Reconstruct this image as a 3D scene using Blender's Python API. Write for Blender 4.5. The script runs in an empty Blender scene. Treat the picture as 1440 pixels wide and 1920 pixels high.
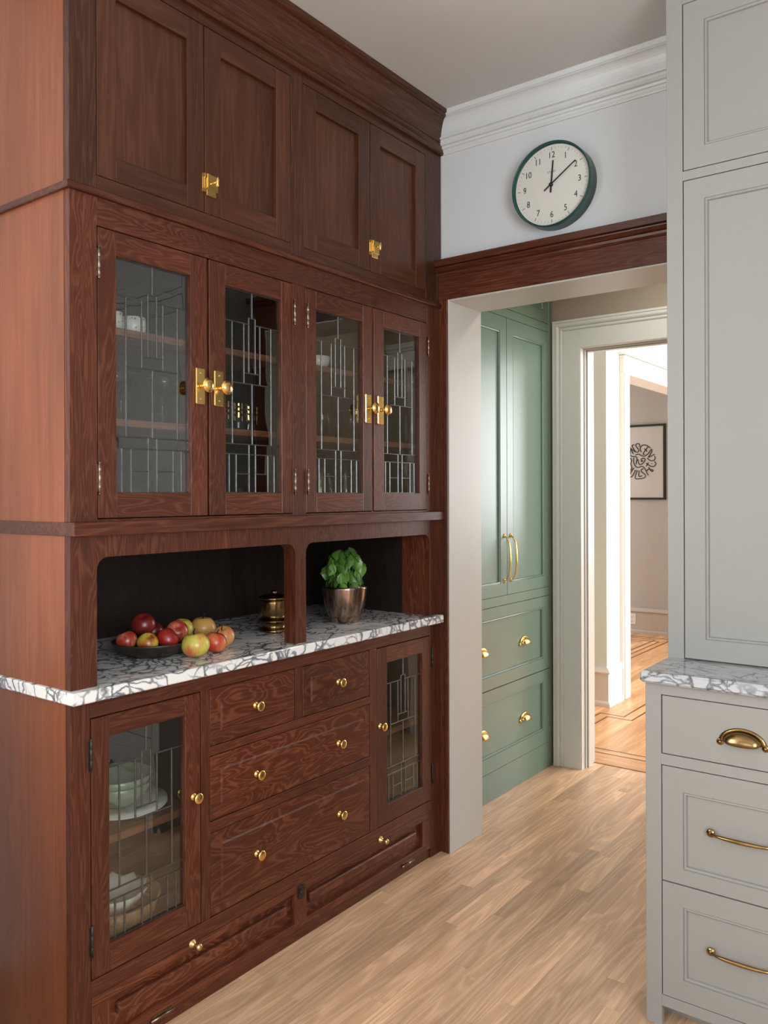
import bpy, bmesh, math, random
from mathutils import Vector, Matrix
random.seed(7)
SC = bpy.context.scene
COL = SC.collection
PI = math.pi

# ------------------------------------------------------------------ camera
YAW = math.radians(36.8987); ROLL = math.radians(-0.1779)
CAM = Vector((1.7803, -1.1262, 1.40))
_f = Vector((-math.sin(YAW), math.cos(YAW), 0)); _r0 = Vector((math.cos(YAW), math.sin(YAW), 0)); _u0 = Vector((0, 0, 1))
_r = _r0 * math.cos(ROLL) + _u0 * math.sin(ROLL); _u = -_r0 * math.sin(ROLL) + _u0 * math.cos(ROLL)
cd = bpy.data.cameras.new('camera'); cam = bpy.data.objects.new('camera', cd); COL.objects.link(cam)
cam.matrix_world = Matrix(((_r.x, _u.x, -_f.x, CAM.x), (_r.y, _u.y, -_f.y, CAM.y), (_r.z, _u.z, -_f.z, CAM.z), (0, 0, 0, 1)))
cd.sensor_fit = 'HORIZONTAL'; cd.sensor_width = 36; cd.lens = 1551.2 / 1440 * 36
cd.shift_y = (929.78 - 960) / 1440; cd.clip_start = 0.05; cd.clip_end = 60
SC.camera = cam

# ------------------------------------------------------------------ world and lights
w = bpy.data.worlds.new('world'); SC.world = w; w.use_nodes = True
w.node_tree.nodes['Background'].inputs[0].default_value = (0.75, 0.87, 1.0, 1)
w.node_tree.nodes['Background'].inputs[1].default_value = 1.0
SC.view_settings.view_transform = 'Standard'; SC.view_settings.look = 'None'
SC.view_settings.gamma = 1.0; SC.view_settings.use_curve_mapping = False
SC.view_settings.exposure = 0.55


def area(name, loc, direction, sx, sy, power, col):
    l = bpy.data.lights.new(name, 'AREA'); l.shape = 'RECTANGLE'; l.size = sx; l.size_y = sy
    l.energy = power; l.color = col
    o = bpy.data.objects.new(name, l); COL.objects.link(o); o.location = loc
    o.rotation_euler = Vector(direction).to_track_quat('-Z', 'Y').to_euler()
    return o


area('daylight_left_window', (-0.66, -1.75, 1.72), (1, 0, 0), 1.45, 1.35, 86, (1.0, 0.95, 0.89))
area('daylight_right_window', (3.27, -1.45, 1.6), (-1, 0, 0), 1.9, 1.7, 84, (0.96, 0.98, 1.0))
area('back_ambient_fill', (1.6, -4.07, 1.7), (0, 1, 0), 2.2, 1.6, 20, (0.95, 0.98, 1.0))  # ambient fill from behind the camera; its window is added, unseen
area('daylight_hall_window', (2.97, 4.6, 1.6), (-1, 0, 0), 1.9, 1.9, 92, (1.0, 0.98, 0.95))
area('hall_end_sheen_light', (2.05, 7.13, 1.8), (0, -1, 0), 1.5, 1.6, 58, (0.96, 0.98, 1.0))  # added unseen source that gives the green doors their sheen
area('daylight_far_window', (-3.45, 6.1, 1.6), (1, 0, -0.05), 1.2, 1.5, 24, (1.0, 0.97, 0.94))


# ------------------------------------------------------------------ materials
def new_mat(name):
    m = bpy.data.materials.new(name); m.use_nodes = True
    nt = m.node_tree; b = nt.nodes['Principled BSDF']
    return m, nt, b


def plain(name, col, rough=0.5, metal=0.0, spec=0.5, var=0.03, vscale=3.0, coat=0.0, bump=0.0, bscale=300):
    m, nt, b = new_mat(name)
    b.inputs['Roughness'].default_value = rough; b.inputs['Metallic'].default_value = metal
    b.inputs['Specular IOR Level'].default_value = spec
    b.inputs['Coat Weight'].default_value = coat; b.inputs['Coat Roughness'].default_value = 0.15
    tc = nt.nodes.new('ShaderNodeTexCoord')
    n = nt.nodes.new('ShaderNodeTexNoise'); n.inputs['Scale'].default_value = vscale; n.inputs['Detail'].default_value = 3
    nt.links.new(tc.outputs['Object'], n.inputs['Vector'])
    r = nt.nodes.new('ShaderNodeValToRGB')
    r.color_ramp.elements[0].position = 0.3; r.color_ramp.elements[1].position = 0.7
    r.color_ramp.elements[0].color = tuple(c * (1 - var) for c in col) + (1,)
    r.color_ramp.elements[1].color = tuple(min(1, c * (1 + var)) for c in col) + (1,)
    nt.links.new(n.outputs['Fac'], r.inputs[0]); nt.links.new(r.outputs[0], b.inputs['Base Color'])
    if bump > 0:
        n2 = nt.nodes.new('ShaderNodeTexNoise'); n2.inputs['Scale'].default_value = bscale
        nt.links.new(tc.outputs['Object'], n2.inputs['Vector'])
        bp = nt.nodes.new('ShaderNodeBump'); bp.inputs['Strength'].default_value = bump; bp.inputs['Distance'].default_value = 0.002
        nt.links.new(n2.outputs['Fac'], bp.inputs['Height']); nt.links.new(bp.outputs[0], b.inputs['Normal'])
    return m


def wood(name, axis, dark, mid, light, stretch=9.0, nscale=1.6, rings=16, rough=0.34, lightness=0.5, fine=0.35, bump=0.15,
         coat=0.0, fsc=260.0, objvar=0.12, dist=0.9):
    """contour-banded grain running along the given axis"""
    m, nt, b = new_mat(name); N = nt.nodes; L = nt.links
    tc = N.new('ShaderNodeTexCoord'); oi = N.new('ShaderNodeObjectInfo')
    mp = N.new('ShaderNodeMapping'); s = [stretch] * 3; s[axis] = 1.0
    mp.inputs['Scale'].default_value = s
    off = N.new('ShaderNodeVectorMath'); off.operation = 'SCALE'
    cx = N.new('ShaderNodeCombineXYZ')
    for i in range(3): L.new(oi.outputs['Random'], cx.inputs[i])
    L.new(cx.outputs[0], off.inputs[0]); off.inputs['Scale'].default_value = 37.0
    add = N.new('ShaderNodeVectorMath'); add.operation = 'ADD'
    L.new(tc.outputs['Object'], add.inputs[0]); L.new(off.outputs[0], add.inputs[1])
    L.new(add.outputs[0], mp.inputs['Vector'])
    n = N.new('ShaderNodeTexNoise'); n.inputs['Scale'].default_value = nscale; n.inputs['Detail'].default_value = 2.5
    n.inputs['Roughness'].default_value = 0.45; n.inputs['Distortion'].default_value = dist
    L.new(mp.outputs[0], n.inputs['Vector'])
    mul = N.new('ShaderNodeMath'); mul.operation = 'MULTIPLY'; mul.inputs[1].default_value = rings * 6.283
    L.new(n.outputs['Fac'], mul.inputs[0])
    sn = N.new('ShaderNodeMath'); sn.operation = 'SINE'; L.new(mul.outputs[0], sn.inputs[0])
    r = N.new('ShaderNodeValToRGB'); cr = r.color_ramp
    cr.elements[0].position = 0.0; cr.elements[0].color = dark + (1,)
    cr.elements[1].position = 1.0; cr.elements[1].color = light + (1,)
    e = cr.elements.new(0.70); e.color = mid + (1,)
    mr = N.new('ShaderNodeMapRange'); mr.inputs['From Min'].default_value = -1; mr.inputs['From Max'].default_value = 1
    L.new(sn.outputs[0], mr.inputs['Value']); L.new(mr.outputs[0], r.inputs[0])
    # fine straight fibres
    mp2 = N.new('ShaderNodeMapping'); s2 = [fsc] * 3; s2[axis] = 5.0; mp2.inputs['Scale'].default_value = s2
    L.new(add.outputs[0], mp2.inputs['Vector'])
    n2 = N.new('ShaderNodeTexNoise'); n2.inputs['Scale'].default_value = 1.0; n2.inputs['Detail'].default_value = 2
    L.new(mp2.outputs[0], n2.inputs['Vector'])
    # broad tone
    n3 = N.new('ShaderNodeTexNoise'); n3.inputs['Scale'].default_value = 1.1; n3.inputs['Detail'].default_value = 1
    mp3 = N.new('ShaderNodeMapping'); s3 = [3.0] * 3; s3[axis] = 0.8; mp3.inputs['Scale'].default_value = s3
    L.new(add.outputs[0], mp3.inputs['Vector']); L.new(mp3.outputs[0], n3.inputs['Vector'])
    v1 = N.new('ShaderNodeMapRange'); v1.inputs['To Min'].default_value = 1 - fine; v1.inputs['To Max'].default_value = 1 + fine
    v1.inputs['From Min'].default_value = 0.25; v1.inputs['From Max'].default_value = 0.75
    L.new(n2.outputs['Fac'], v1.inputs['Value'])
    v2 = N.new('ShaderNodeMapRange'); v2.inputs['To Min'].default_value = 0.78; v2.inputs['To Max'].default_value = 1.22
    v2.inputs['From Min'].default_value = 0.3; v2.inputs['From Max'].default_value = 0.7
    L.new(n3.outputs['Fac'], v2.inputs['Value'])
    v3 = N.new('ShaderNodeMapRange'); v3.inputs['To Min'].default_value = 1 - objvar; v3.inputs['To Max'].default_value = 1 + objvar
    L.new(oi.outputs['Random'], v3.inputs['Value'])
    a = N.new('ShaderNodeMath'); a.operation = 'MULTIPLY'; L.new(v1.outputs[0], a.inputs[0]); L.new(v2.outputs[0], a.inputs[1])
    a2 = N.new('ShaderNodeMath'); a2.operation = 'MULTIPLY'; L.new(a.outputs[0], a2.inputs[0]); L.new(v3.outputs[0], a2.inputs[1])
    vm = N.new('ShaderNodeVectorMath'); vm.operation = 'SCALE'
    L.new(r.outputs[0], vm.inputs[0]); L.new(a2.outputs[0], vm.inputs['Scale'])
    L.new(vm.outputs[0], b.inputs['Base Color'])
    b.inputs['Roughness'].default_value = rough; b.inputs['Specular IOR Level'].default_value = 0.38
    b.inputs['Coat Weight'].default_value = coat; b.inputs['Coat Roughness'].default_value = 0.25
    bp = N.new('ShaderNodeBump'); bp.inputs['Strength'].default_value = bump; bp.inputs['Distance'].default_value = 0.001
    L.new(n2.outputs['Fac'], bp.inputs['Height']); L.new(bp.outputs[0], b.inputs['Normal'])
    return m


FD, FM, FL = (0.064, 0.0150, 0.0062), (0.082, 0.0205, 0.0088), (0.110, 0.034, 0.0155)
FIR = [wood('fir_grain_%s' % 'xyz'[a], a, FD, FM, FL, stretch=9, nscale=1.9, rings=17, fine=.15) for a in range(3)]
FIRB = wood('burly_fir', 1, FD, FM, (0.128, 0.039, 0.018), stretch=3.4, nscale=3.0, rings=13, dist=1.3, fine=.12)
FIRS = [wood('straight_fir_%s' % 'xyz'[a], a, FD, FM, FL, stretch=22, nscale=1.6, rings=14, dist=.2, fine=.2) for a in range(3)]
CD, CM, CL = (0.054, 0.0165, 0.0075), (0.062, 0.0205, 0.0095), (0.074, 0.026, 0.0125)
CALM = [wood('calm_fir_grain_%s' % 'xyz'[a], a, CD, CM, CL, stretch=14, rings=6, dist=0.3, fine=0.16) for a in range(3)]
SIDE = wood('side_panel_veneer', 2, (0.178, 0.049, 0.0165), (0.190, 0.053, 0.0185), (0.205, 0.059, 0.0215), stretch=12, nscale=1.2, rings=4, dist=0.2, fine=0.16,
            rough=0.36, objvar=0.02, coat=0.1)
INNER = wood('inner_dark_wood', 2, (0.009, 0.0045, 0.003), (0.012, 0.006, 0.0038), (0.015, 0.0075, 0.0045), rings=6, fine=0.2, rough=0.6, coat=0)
SHELFW = wood('shelf_wood', 1, (0.16, 0.06, 0.03), (0.20, 0.08, 0.045), (0.24, 0.10, 0.06), rings=8, fine=0.2, rough=0.5)
OAK = wood('pale_oak', 1, (0.60, 0.37, 0.22), (0.66, 0.415, 0.255), (0.74, 0.475, 0.305), stretch=11, nscale=1.3, rings=8, dist=0.6, fine=0.13, fsc=190.0, rough=0.36,
           objvar=0.085, coat=0.1, bump=0.15)
OAKH = wood('hall_oak', 1, (0.62, 0.33, 0.15), (0.68, 0.37, 0.18), (0.74, 0.43, 0.22), stretch=11, rings=5, fine=0.12, rough=0.33, objvar=0.1)
OAKX = wood('hall_oak_cross', 0, (0.62, 0.33, 0.15), (0.68, 0.37, 0.18), (0.74, 0.43, 0.22), stretch=11, rings=5, fine=0.12, rough=0.33, objvar=0.1)
INLAY = plain('dark_inlay_wood', (0.15, 0.06, 0.03), 0.35, var=0.15)
BOWLW = wood('dark_bowl_wood', 0, (0.020, 0.012, 0.009), (0.028, 0.016, 0.012), (0.038, 0.022, 0.016), rings=5, rough=0.45)
TANW = wood('turned_bowl_wood', 0, (0.30, 0.17, 0.08), (0.36, 0.21, 0.10), (0.42, 0.26, 0.13), rings=5, rough=0.5)
PAINT = plain('stone_grey_paint', (0.272, 0.266, 0.252), 0.38, var=0.01)
TRIM = plain('ivory_trim_paint', (0.52, 0.505, 0.47), 0.36, var=0.01)
TRIMG = plain('pantry_trim_paint', (0.74, 0.76, 0.72), 0.36, var=0.01)
TRIMW = plain('white_trim_paint', (0.66, 0.68, 0.68), 0.35, var=0.01)
WALLK = plain('pale_blue_grey_wall_paint', (0.63, 0.652, 0.665), 0.7, var=0.012)
CEIL = plain('ceiling_paint', (0.58, 0.575, 0.56), 0.8, var=0.01)
WALLP = plain('tan_wall_paint', (0.40, 0.34, 0.27), 0.75, var=0.015)
WALLH = plain('cream_wall_paint', (0.80, 0.93, 0.90), 0.7, var=0.01)
WALLF = plain('taupe_wall_paint', (0.44, 0.415, 0.39), 0.7, var=0.015)
HALLT = plain('hall_white_trim_paint', (0.80, 0.78, 0.74), 0.4, var=0.01)
HALLB = plain('hall_beige_base_paint', (0.62, 0.52, 0.42), 0.45, var=0.01)
GREEN = plain('sage_green_paint', (0.128, 0.196, 0.148), 0.30, var=0.015, spec=0.6)
CLOCKG = plain('dark_green_enamel', (0.010, 0.065, 0.048), 0.33, var=0.02)
CLOCKW = plain('clock_face_paint', (0.66, 0.65, 0.60), 0.5, var=0.01)
BLACK = plain('black_ink', (0.012, 0.012, 0.013), 0.5)
GREYK = plain('grey_ink', (0.25, 0.25, 0.25), 0.5)
BRASS = plain('polished_brass', (0.86, 0.58, 0.20), 0.20, metal=1, var=0.06, vscale=40)
BRASSA = plain('aged_brass', (0.62, 0.43, 0.19), 0.30, metal=1, var=0.15, vscale=60)
BRASSD = plain('dark_brass', (0.27, 0.175, 0.075), 0.24, metal=1, var=0.2, vscale=30)
NICKEL = plain('aged_nickel_hinge', (0.25, 0.18, 0.14), 0.28, metal=1, var=0.2, vscale=80)
IRON = plain('dark_iron', (0.045, 0.038, 0.03), 0.42, metal=0.7, var=0.2, vscale=60)
LEAD = plain('lead_came', (0.13, 0.13, 0.125), 0.30, metal=0.85, var=0.2, vscale=60, bump=0.2, bscale=120)
SLOT = plain('shadow_gap_dark', (0.012, 0.008, 0.006), 0.9)
CERAM = plain('white_glazed_ceramic', (0.78, 0.76, 0.72), 0.22, var=0.02)
CELAD = plain('celadon_green_glaze', (0.30, 0.36, 0.24), 0.25, var=0.06, coat=0.3)
SOIL = plain('potting_soil', (0.02, 0.014, 0.01), 0.95, var=0.4, vscale=120)
PAPER = plain('print_paper', (0.54, 0.525, 0.51), 0.8, var=0.02)
PLASTIC = plain('outlet_plastic', (0.78, 0.77, 0.74), 0.35)
STEM = plain('basil_stem', (0.10, 0.20, 0.04), 0.5)
FELT = plain('window_frame_paint', (0.75, 0.75, 0.73), 0.4)

# bronze pot: vertically streaked
POTM, nt, b = new_mat('brushed_bronze_pot')
b.inputs['Metallic'].default_value = 1; b.inputs['Roughness'].default_value = 0.22
tc = nt.nodes.new('ShaderNodeTexCoord'); mp = nt.nodes.new('ShaderNodeMapping'); mp.inputs['Scale'].default_value = (70, 70, 6)
nn = nt.nodes.new('ShaderNodeTexNoise'); nn.inputs['Scale'].default_value = 1; nn.inputs['Detail'].default_value = 3
rr = nt.nodes.new('ShaderNodeValToRGB'); rr.color_ramp.elements[0].position = .35; rr.color_ramp.elements[1].position = .7
rr.color_ramp.elements[0].color = (0.20, 0.13, 0.10, 1); rr.color_ramp.elements[1].color = (0.52, 0.39, 0.31, 1)
bp = nt.nodes.new('ShaderNodeBump'); bp.inputs['Strength'].default_value = 0.35; bp.inputs['Distance'].default_value = 0.004
nt.links.new(tc.outputs['Object'], mp.inputs[0]); nt.links.new(mp.outputs[0], nn.inputs['Vector'])
nt.links.new(nn.outputs['Fac'], rr.inputs[0]); nt.links.new(rr.outputs[0], b.inputs['Base Color'])
nt.links.new(nn.outputs['Fac'], bp.inputs['Height']); nt.links.new(bp.outputs[0], b.inputs['Normal'])


def glassy(name, tint, ior=.05, rough=0.0, wav=0.0, wscale=6.0, boost=0.0):
    m = bpy.data.materials.new(name); m.use_nodes = True; nt = m.node_tree; N = nt.nodes; L = nt.links
    N.remove(N['Principled BSDF']); out = N['Material Output']
    t = N.new('ShaderNodeBsdfTransparent'); t.inputs[0].default_value = tint + (1,)
    g = N.new('ShaderNodeBsdfGlossy'); g.inputs['Roughness'].default_value = rough
    lw = N.new('ShaderNodeLayerWeight'); lw.inputs['Blend'].default_value = 0.5
    pw = N.new('ShaderNodeMath'); pw.operation = 'POWER'; pw.inputs[1].default_value = 4.0; L.new(lw.outputs['Facing'], pw.inputs[0])
    fr = N.new('ShaderNodeMapRange'); fr.inputs['To Min'].default_value = ior; fr.inputs['To Max'].default_value = 1.0
    L.new(pw.outputs[0], fr.inputs['Value'])
    mx = N.new('ShaderNodeMixShader')
    L.new(fr.outputs[0], mx.inputs[0]); L.new(t.outputs[0], mx.inputs[1]); L.new(g.outputs[0], mx.inputs[2])
    L.new(mx.outputs[0], out.inputs['Surface'])
    if wav > 0:
        tc = N.new('ShaderNodeTexCoord'); mp = N.new('ShaderNodeMapping'); mp.inputs['Scale'].default_value = (1, 2.2, 0.7)
        n = N.new('ShaderNodeTexNoise'); n.inputs['Scale'].default_value = wscale; n.inputs['Detail'].default_value = 1
        oi = N.new('ShaderNodeObjectInfo'); ad = N.new('ShaderNodeVectorMath'); ad.operation = 'ADD'
        L.new(tc.outputs['Object'], ad.inputs[0]); L.new(oi.outputs['Random'], ad.inputs[1])
        L.new(ad.outputs[0], mp.inputs[0]); L.new(mp.outputs[0], n.inputs['Vector'])
        bp = N.new('ShaderNodeBump'); bp.inputs['Strength'].default_value = wav; bp.inputs['Distance'].default_value = 0.01
        L.new(n.outputs['Fac'], bp.inputs['Height']); L.new(bp.outputs[0], g.inputs['Normal'])
    return m


PANE = glassy('old_window_glass', (0.90, 0.92, 0.90), ior=.115, wav=0.07)
GLASS = glassy('clear_glassware', (0.90, 0.93, 0.92), ior=.06)
GLASSG = glassy('green_tinted_glassware', (0.70, 0.80, 0.68), ior=.06)
WPANE = glassy('outer_window_glass', (0.97, 0.98, 0.98), ior=.04)


def marble(name, axis_stretch=(1, 1, 1), amt=1.0, scale=1.0, white=(0.74, 0.735, 0.72)):
    m, nt, b = new_mat(name); N = nt.nodes; L = nt.links
    tc = N.new('ShaderNodeTexCoord'); mp = N.new('ShaderNodeMapping'); mp.inputs['Scale'].default_value = axis_stretch
    L.new(tc.outputs['Object'], mp.inputs[0])
    n = N.new('ShaderNodeTexNoise'); n.inputs['Scale'].default_value = 4 * scale; n.inputs['Detail'].default_value = 7
    L.new(mp.outputs[0], n.inputs['Vector'])
    mx = N.new('ShaderNodeVectorMath'); mx.operation = 'MULTIPLY_ADD'; mx.inputs[1].default_value = (0.28 / scale,) * 3
    L.new(n.outputs['Color'], mx.inputs[0]); L.new(mp.outputs[0], mx.inputs[2])

    def veins(sc, w0, w1, dark):
        v = N.new('ShaderNodeTexVoronoi'); v.feature = 'DISTANCE_TO_EDGE'; v.inputs['Scale'].default_value = sc * scale
        L.new(mx.outputs[0], v.inputs['Vector'])
        r = N.new('ShaderNodeMapRange'); r.inputs['From Min'].default_value = w0; r.inputs['From Max'].default_value = w1
        r.inputs['To Min'].default_value = dark; r.inputs['To Max'].default_value = 1.0
        L.new(v.outputs['Distance'], r.inputs['Value']); return r
    a = veins(9, 0.0, 0.040, 0.18 * amt + (1 - amt) * 0.6); c = veins(24, 0.0, 0.115, 0.20 * amt + (1 - amt) * 0.7)
    nb = N.new('ShaderNodeTexNoise'); nb.inputs['Scale'].default_value = 5 * scale; nb.inputs['Detail'].default_value = 3
    L.new(mx.outputs[0], nb.inputs['Vector'])
    msk = N.new('ShaderNodeMapRange'); msk.inputs['From Min'].default_value = 0.42; msk.inputs['From Max'].default_value = 0.54
    L.new(nb.outputs['Fac'], msk.inputs['Value'])
    # fine veins only inside the mask
    inv = N.new('ShaderNodeMix'); inv.data_type = 'FLOAT'; inv.inputs['A'].default_value = 1.0
    L.new(msk.outputs[0], inv.inputs['Factor']); L.new(c.outputs[0], inv.inputs['B'])
    pr = N.new('ShaderNodeMath'); pr.operation = 'MULTIPLY'; L.new(a.outputs[0], pr.inputs[0]); L.new(inv.outputs[0], pr.inputs[1])
    r = N.new('ShaderNodeValToRGB'); r.color_ramp.elements[0].color = (0.055, 0.06, 0.072, 1); r.color_ramp.elements[1].color = white + (1,)
    e = r.color_ramp.elements.new(0.55); e.color = (0.30, 0.31, 0.33, 1); r.color_ramp.elements[2].position = 0.92
    L.new(pr.outputs[0], r.inputs[0]); L.new(r.outputs[0], b.inputs['Base Color'])
    b.inputs['Roughness'].default_value = 0.16
    return m


MARBLE = marble('veined_white_marble', (1, 0.8, 1), 1.0, 1.0)
MARBLE2 = marble('veined_grey_marble', (0.7, 1, 1.1), 1.0, 1.15, (0.46, 0.48, 0.50))


def apple_mat(name, base, blush, thr, sc=1.0, stripe=0.25):
    m, nt, b = new_mat(name); N = nt.nodes; L = nt.links
    tc = N.new('ShaderNodeTexCoord')
    n = N.new('ShaderNodeTexNoise'); n.inputs['Scale'].default_value = 14 * sc; n.inputs['Detail'].default_value = 1
    L.new(tc.outputs['Object'], n.inputs['Vector'])
    mp = N.new('ShaderNodeMapping'); mp.inputs['Scale'].default_value = (160, 160, 14); L.new(tc.outputs['Object'], mp.inputs[0])
    n2 = N.new('ShaderNodeTexNoise'); n2.inputs['Scale'].default_value = 1; L.new(mp.outputs[0], n2.inputs['Vector'])
    ad = N.new('ShaderNodeMath'); ad.operation = 'MULTIPLY_ADD'; ad.inputs[1].default_value = stripe
    L.new(n2.outputs['Fac'], ad.inputs[0]); L.new(n.outputs['Fac'], ad.inputs[2])
    mr = N.new('ShaderNodeMapRange'); mr.inputs['From Min'].default_value = thr; mr.inputs['From Max'].default_value = thr + 0.16
    L.new(ad.outputs[0], mr.inputs['Value'])
    mx = N.new('ShaderNodeMix'); mx.data_type = 'RGBA'; mx.inputs['A'].default_value = base + (1,); mx.inputs['B'].default_value = blush + (1,)
    L.new(mr.outputs[0], mx.inputs['Factor']); L.new(mx.outputs['Result'], b.inputs['Base Color'])
    b.inputs['Roughness'].default_value = 0.30
    return m


AP = dict(green=apple_mat('apple_green_blush', (0.52, 0.44, 0.075), (0.50, 0.12, 0.05), 0.62),
          red=apple_mat('apple_red', (0.55, 0.16, 0.05), (0.42, 0.035, 0.022), 0.55),
          pink=apple_mat('apple_pink', (0.55, 0.26, 0.09), (0.45, 0.08, 0.05), 0.62),
          orange=apple_mat('apple_orange', (0.60, 0.33, 0.09), (0.52, 0.17, 0.07), 0.68),
          yellow=apple_mat('apple_yellow', (0.50, 0.40, 0.06), (0.42, 0.20, 0.04), 0.74),
          dark=apple_mat('apple_shaded_red', (0.20, 0.02, 0.014), (0.13, 0.010, 0.010), 0.5),  # dark, crimson and half are deepened: niche shade put into the colour
          crimson=apple_mat('apple_crimson', (0.34, 0.03, 0.02), (0.24, 0.012, 0.014), 0.55),
          stripe=apple_mat('apple_striped', (0.55, 0.17, 0.09), (0.30, 0.03, 0.02), 0.60, stripe=0.45),
          half=apple_mat('apple_half_yellow', (0.50, 0.36, 0.04), (0.26, 0.03, 0.014), 0.55))

LEAF, nt, b = new_mat('basil_leaf')
b.inputs['Roughness'].default_value = 0.33
tc = nt.nodes.new('ShaderNodeTexCoord'); oi = nt.nodes.new('ShaderNodeObjectInfo')
rr = nt.nodes.new('ShaderNodeValToRGB'); rr.color_ramp.elements[0].color = (0.028, 0.085, 0.012, 1); rr.color_ramp.elements[1].color = (0.13, 0.27, 0.045, 1)
nn = nt.nodes.new('ShaderNodeTexNoise'); nn.inputs['Scale'].default_value = 60; nt.links.new(tc.outputs['Object'], nn.inputs['Vector'])
mm = nt.nodes.new('ShaderNodeMath'); mm.operation = 'MULTIPLY_ADD'; mm.inputs[1].default_value = 0.5
nt.links.new(nn.outputs['Fac'], mm.inputs[0]); mm2 = nt.nodes.new('ShaderNodeMath'); mm2.operation = 'MULTIPLY'; mm2.inputs[1].default_value = 0.6
nt.links.new(oi.outputs['Random'], mm2.inputs[0]); nt.links.new(mm2.outputs[0], mm.inputs[2])
nt.links.new(mm.outputs[0], rr.inputs[0]); nt.links.new(rr.outputs[0], b.inputs['Base Color'])
b.inputs['Subsurface Weight'].default_value = 0.0


# ------------------------------------------------------------------ builders
class MB:
    """collects closed shapes in world coordinates; build() links them as one mesh object"""
    def __init__(s, fr=None):
        s.bm = bmesh.new(); s.fr = fr or (lambda u, v, w: Vector((u, v, w)))

    def box(s, a0, a1, b0, b1, c0, c1, m=0, bev=0.0):
        P = [s.fr(a, b, c) for a in (a0, a1) for b in (b0, b1) for c in (c0, c1)]
        vs = [s.bm.verts.new(p) for p in P]
        fs = [(0, 1, 3, 2), (4, 6, 7, 5), (0, 4, 5, 1), (2, 3, 7, 6), (0, 2, 6, 4), (1, 5, 7, 3)]
        F = [s.bm.faces.new([vs[i] for i in f]) for f in fs]
        for f in F: f.material_index = m
        if bev > 0:
            E = list({e for f in F for e in f.edges})
            bmesh.ops.bevel(s.bm, geom=E, offset=bev, segments=1, affect='EDGES', profile=0.5)
        return s

    def poly(s, pts, c0, c1, m=0):
        """extrude a 2-D outline (a,b) from c0 to c1"""
        A = [s.bm.verts.new(s.fr(a, b, c0)) for a, b in pts]; B = [s.bm.verts.new(s.fr(a, b, c1)) for a, b in pts]
        n = len(pts)
        f = [s.bm.faces.new(A), s.bm.faces.new(B)]
        for i in range(n): f.append(s.bm.faces.new((A[i], A[(i + 1) % n], B[(i + 1) % n], B[i])))
        for x in f: x.material_index = m
        return s

    def sweep(s, path, prof, m=0):
        """prof: closed list of (offset to the right of travel, z); path: list of (x,y)"""
        n = len(path); rings = []
        for i, p in enumerate(path):
            p = Vector(p)
            d0 = (p - Vector(path[i - 1])).normalized() if i > 0 else None
            d1 = (Vector(path[i + 1]) - p).normalized() if i < n - 1 else None
            if d0 is None: d0 = d1
            if d1 is None: d1 = d0
            n0 = Vector((d0.y, -d0.x)); n1 = Vector((d1.y, -d1.x)); k = (n0 + n1); k = k / (1 + n0.dot(n1))
            rings.append([s.bm.verts.new(s.fr(p.x + k.x * o, p.y + k.y * o, z)) for o, z in prof])
        q = len(prof)
        for i in range(n - 1):
            for j in range(q):
                f = s.bm.faces.new((rings[i][j], rings[i + 1][j], rings[i + 1][(j + 1) % q], rings[i][(j + 1) % q])); f.material_index = m
        for r in (rings[0], rings[-1]):
            f = s.bm.faces.new(r); f.material_index = m
        return s

    def lathe(s, prof, o, axis='z', seg=32, m=0, smooth=True, scale=(1, 1)):
        """prof: list of (radius, height) ; o: origin; axis the direction of height"""
        o = Vector(o)
        A = {'z': (Vector((1, 0, 0)), Vector((0, 1, 0)), Vector((0, 0, 1))), 'x': (Vector((0, 1, 0)), Vector((0, 0, 1)), Vector((1, 0, 0))),
             '-y': (Vector((1, 0, 0)), Vector((0, 0, 1)), Vector((0, -1, 0)))}[axis]
        rings = []
        for r, h in prof:
            if r < 1e-6: rings.append([s.bm.verts.new(o + A[2] * h)])
            else: rings.append([s.bm.verts.new(o + A[0] * (r * scale[0] * math.cos(2 * PI * k / seg)) + A[1] * (r * scale[1] * math.sin(2 * PI * k / seg)) + A[2] * h) for k in range(seg)])
        for a, b in zip(rings[:-1], rings[1:]):
            for k in range(seg):
                k2 = (k + 1) % seg
                if len(a) == 1 and len(b) == 1: continue
                if len(a) == 1: f = s.bm.faces.new((a[0], b[k], b[k2]))
                elif len(b) == 1: f = s.bm.faces.new((a[k], a[k2], b[0]))
                else: f = s.bm.faces.new((a[k], a[k2], b[k2], b[k]))
                f.material_index = m; f.smooth = smooth
        return s

    def tube(s, pts, r, seg=8, m=0, rs=None, flat=1.0):
        pts = [Vector(p) for p in pts]; rings = []; up = None
        for i, p in enumerate(pts):
            d = (pts[min(i + 1, len(pts) - 1)] - pts[max(i - 1, 0)]).normalized()
            if up is None:
                up = Vector((0, 0, 1)) if abs(d.z) < 0.9 else Vector((1, 0, 0))
            a = d.cross(up).normalized(); bb = a.cross(d).normalized(); up = bb
            rad = rs[i] if rs else r
            rings.append([s.bm.verts.new(p + a * rad * math.cos(2 * PI * k / seg) + bb * rad * flat * math.sin(2 * PI * k / seg)) for k in range(seg)])
        for a, b in zip(rings[:-1], rings[1:]):
            for k in range(seg):
                f = s.bm.faces.new((a[k], a[(k + 1) % seg], b[(k + 1) % seg], b[k])); f.material_index = m; f.smooth = True
        for q in (rings[0], rings[-1]):
            f = s.bm.faces.new(q); f.material_index = m
        return s

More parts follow.
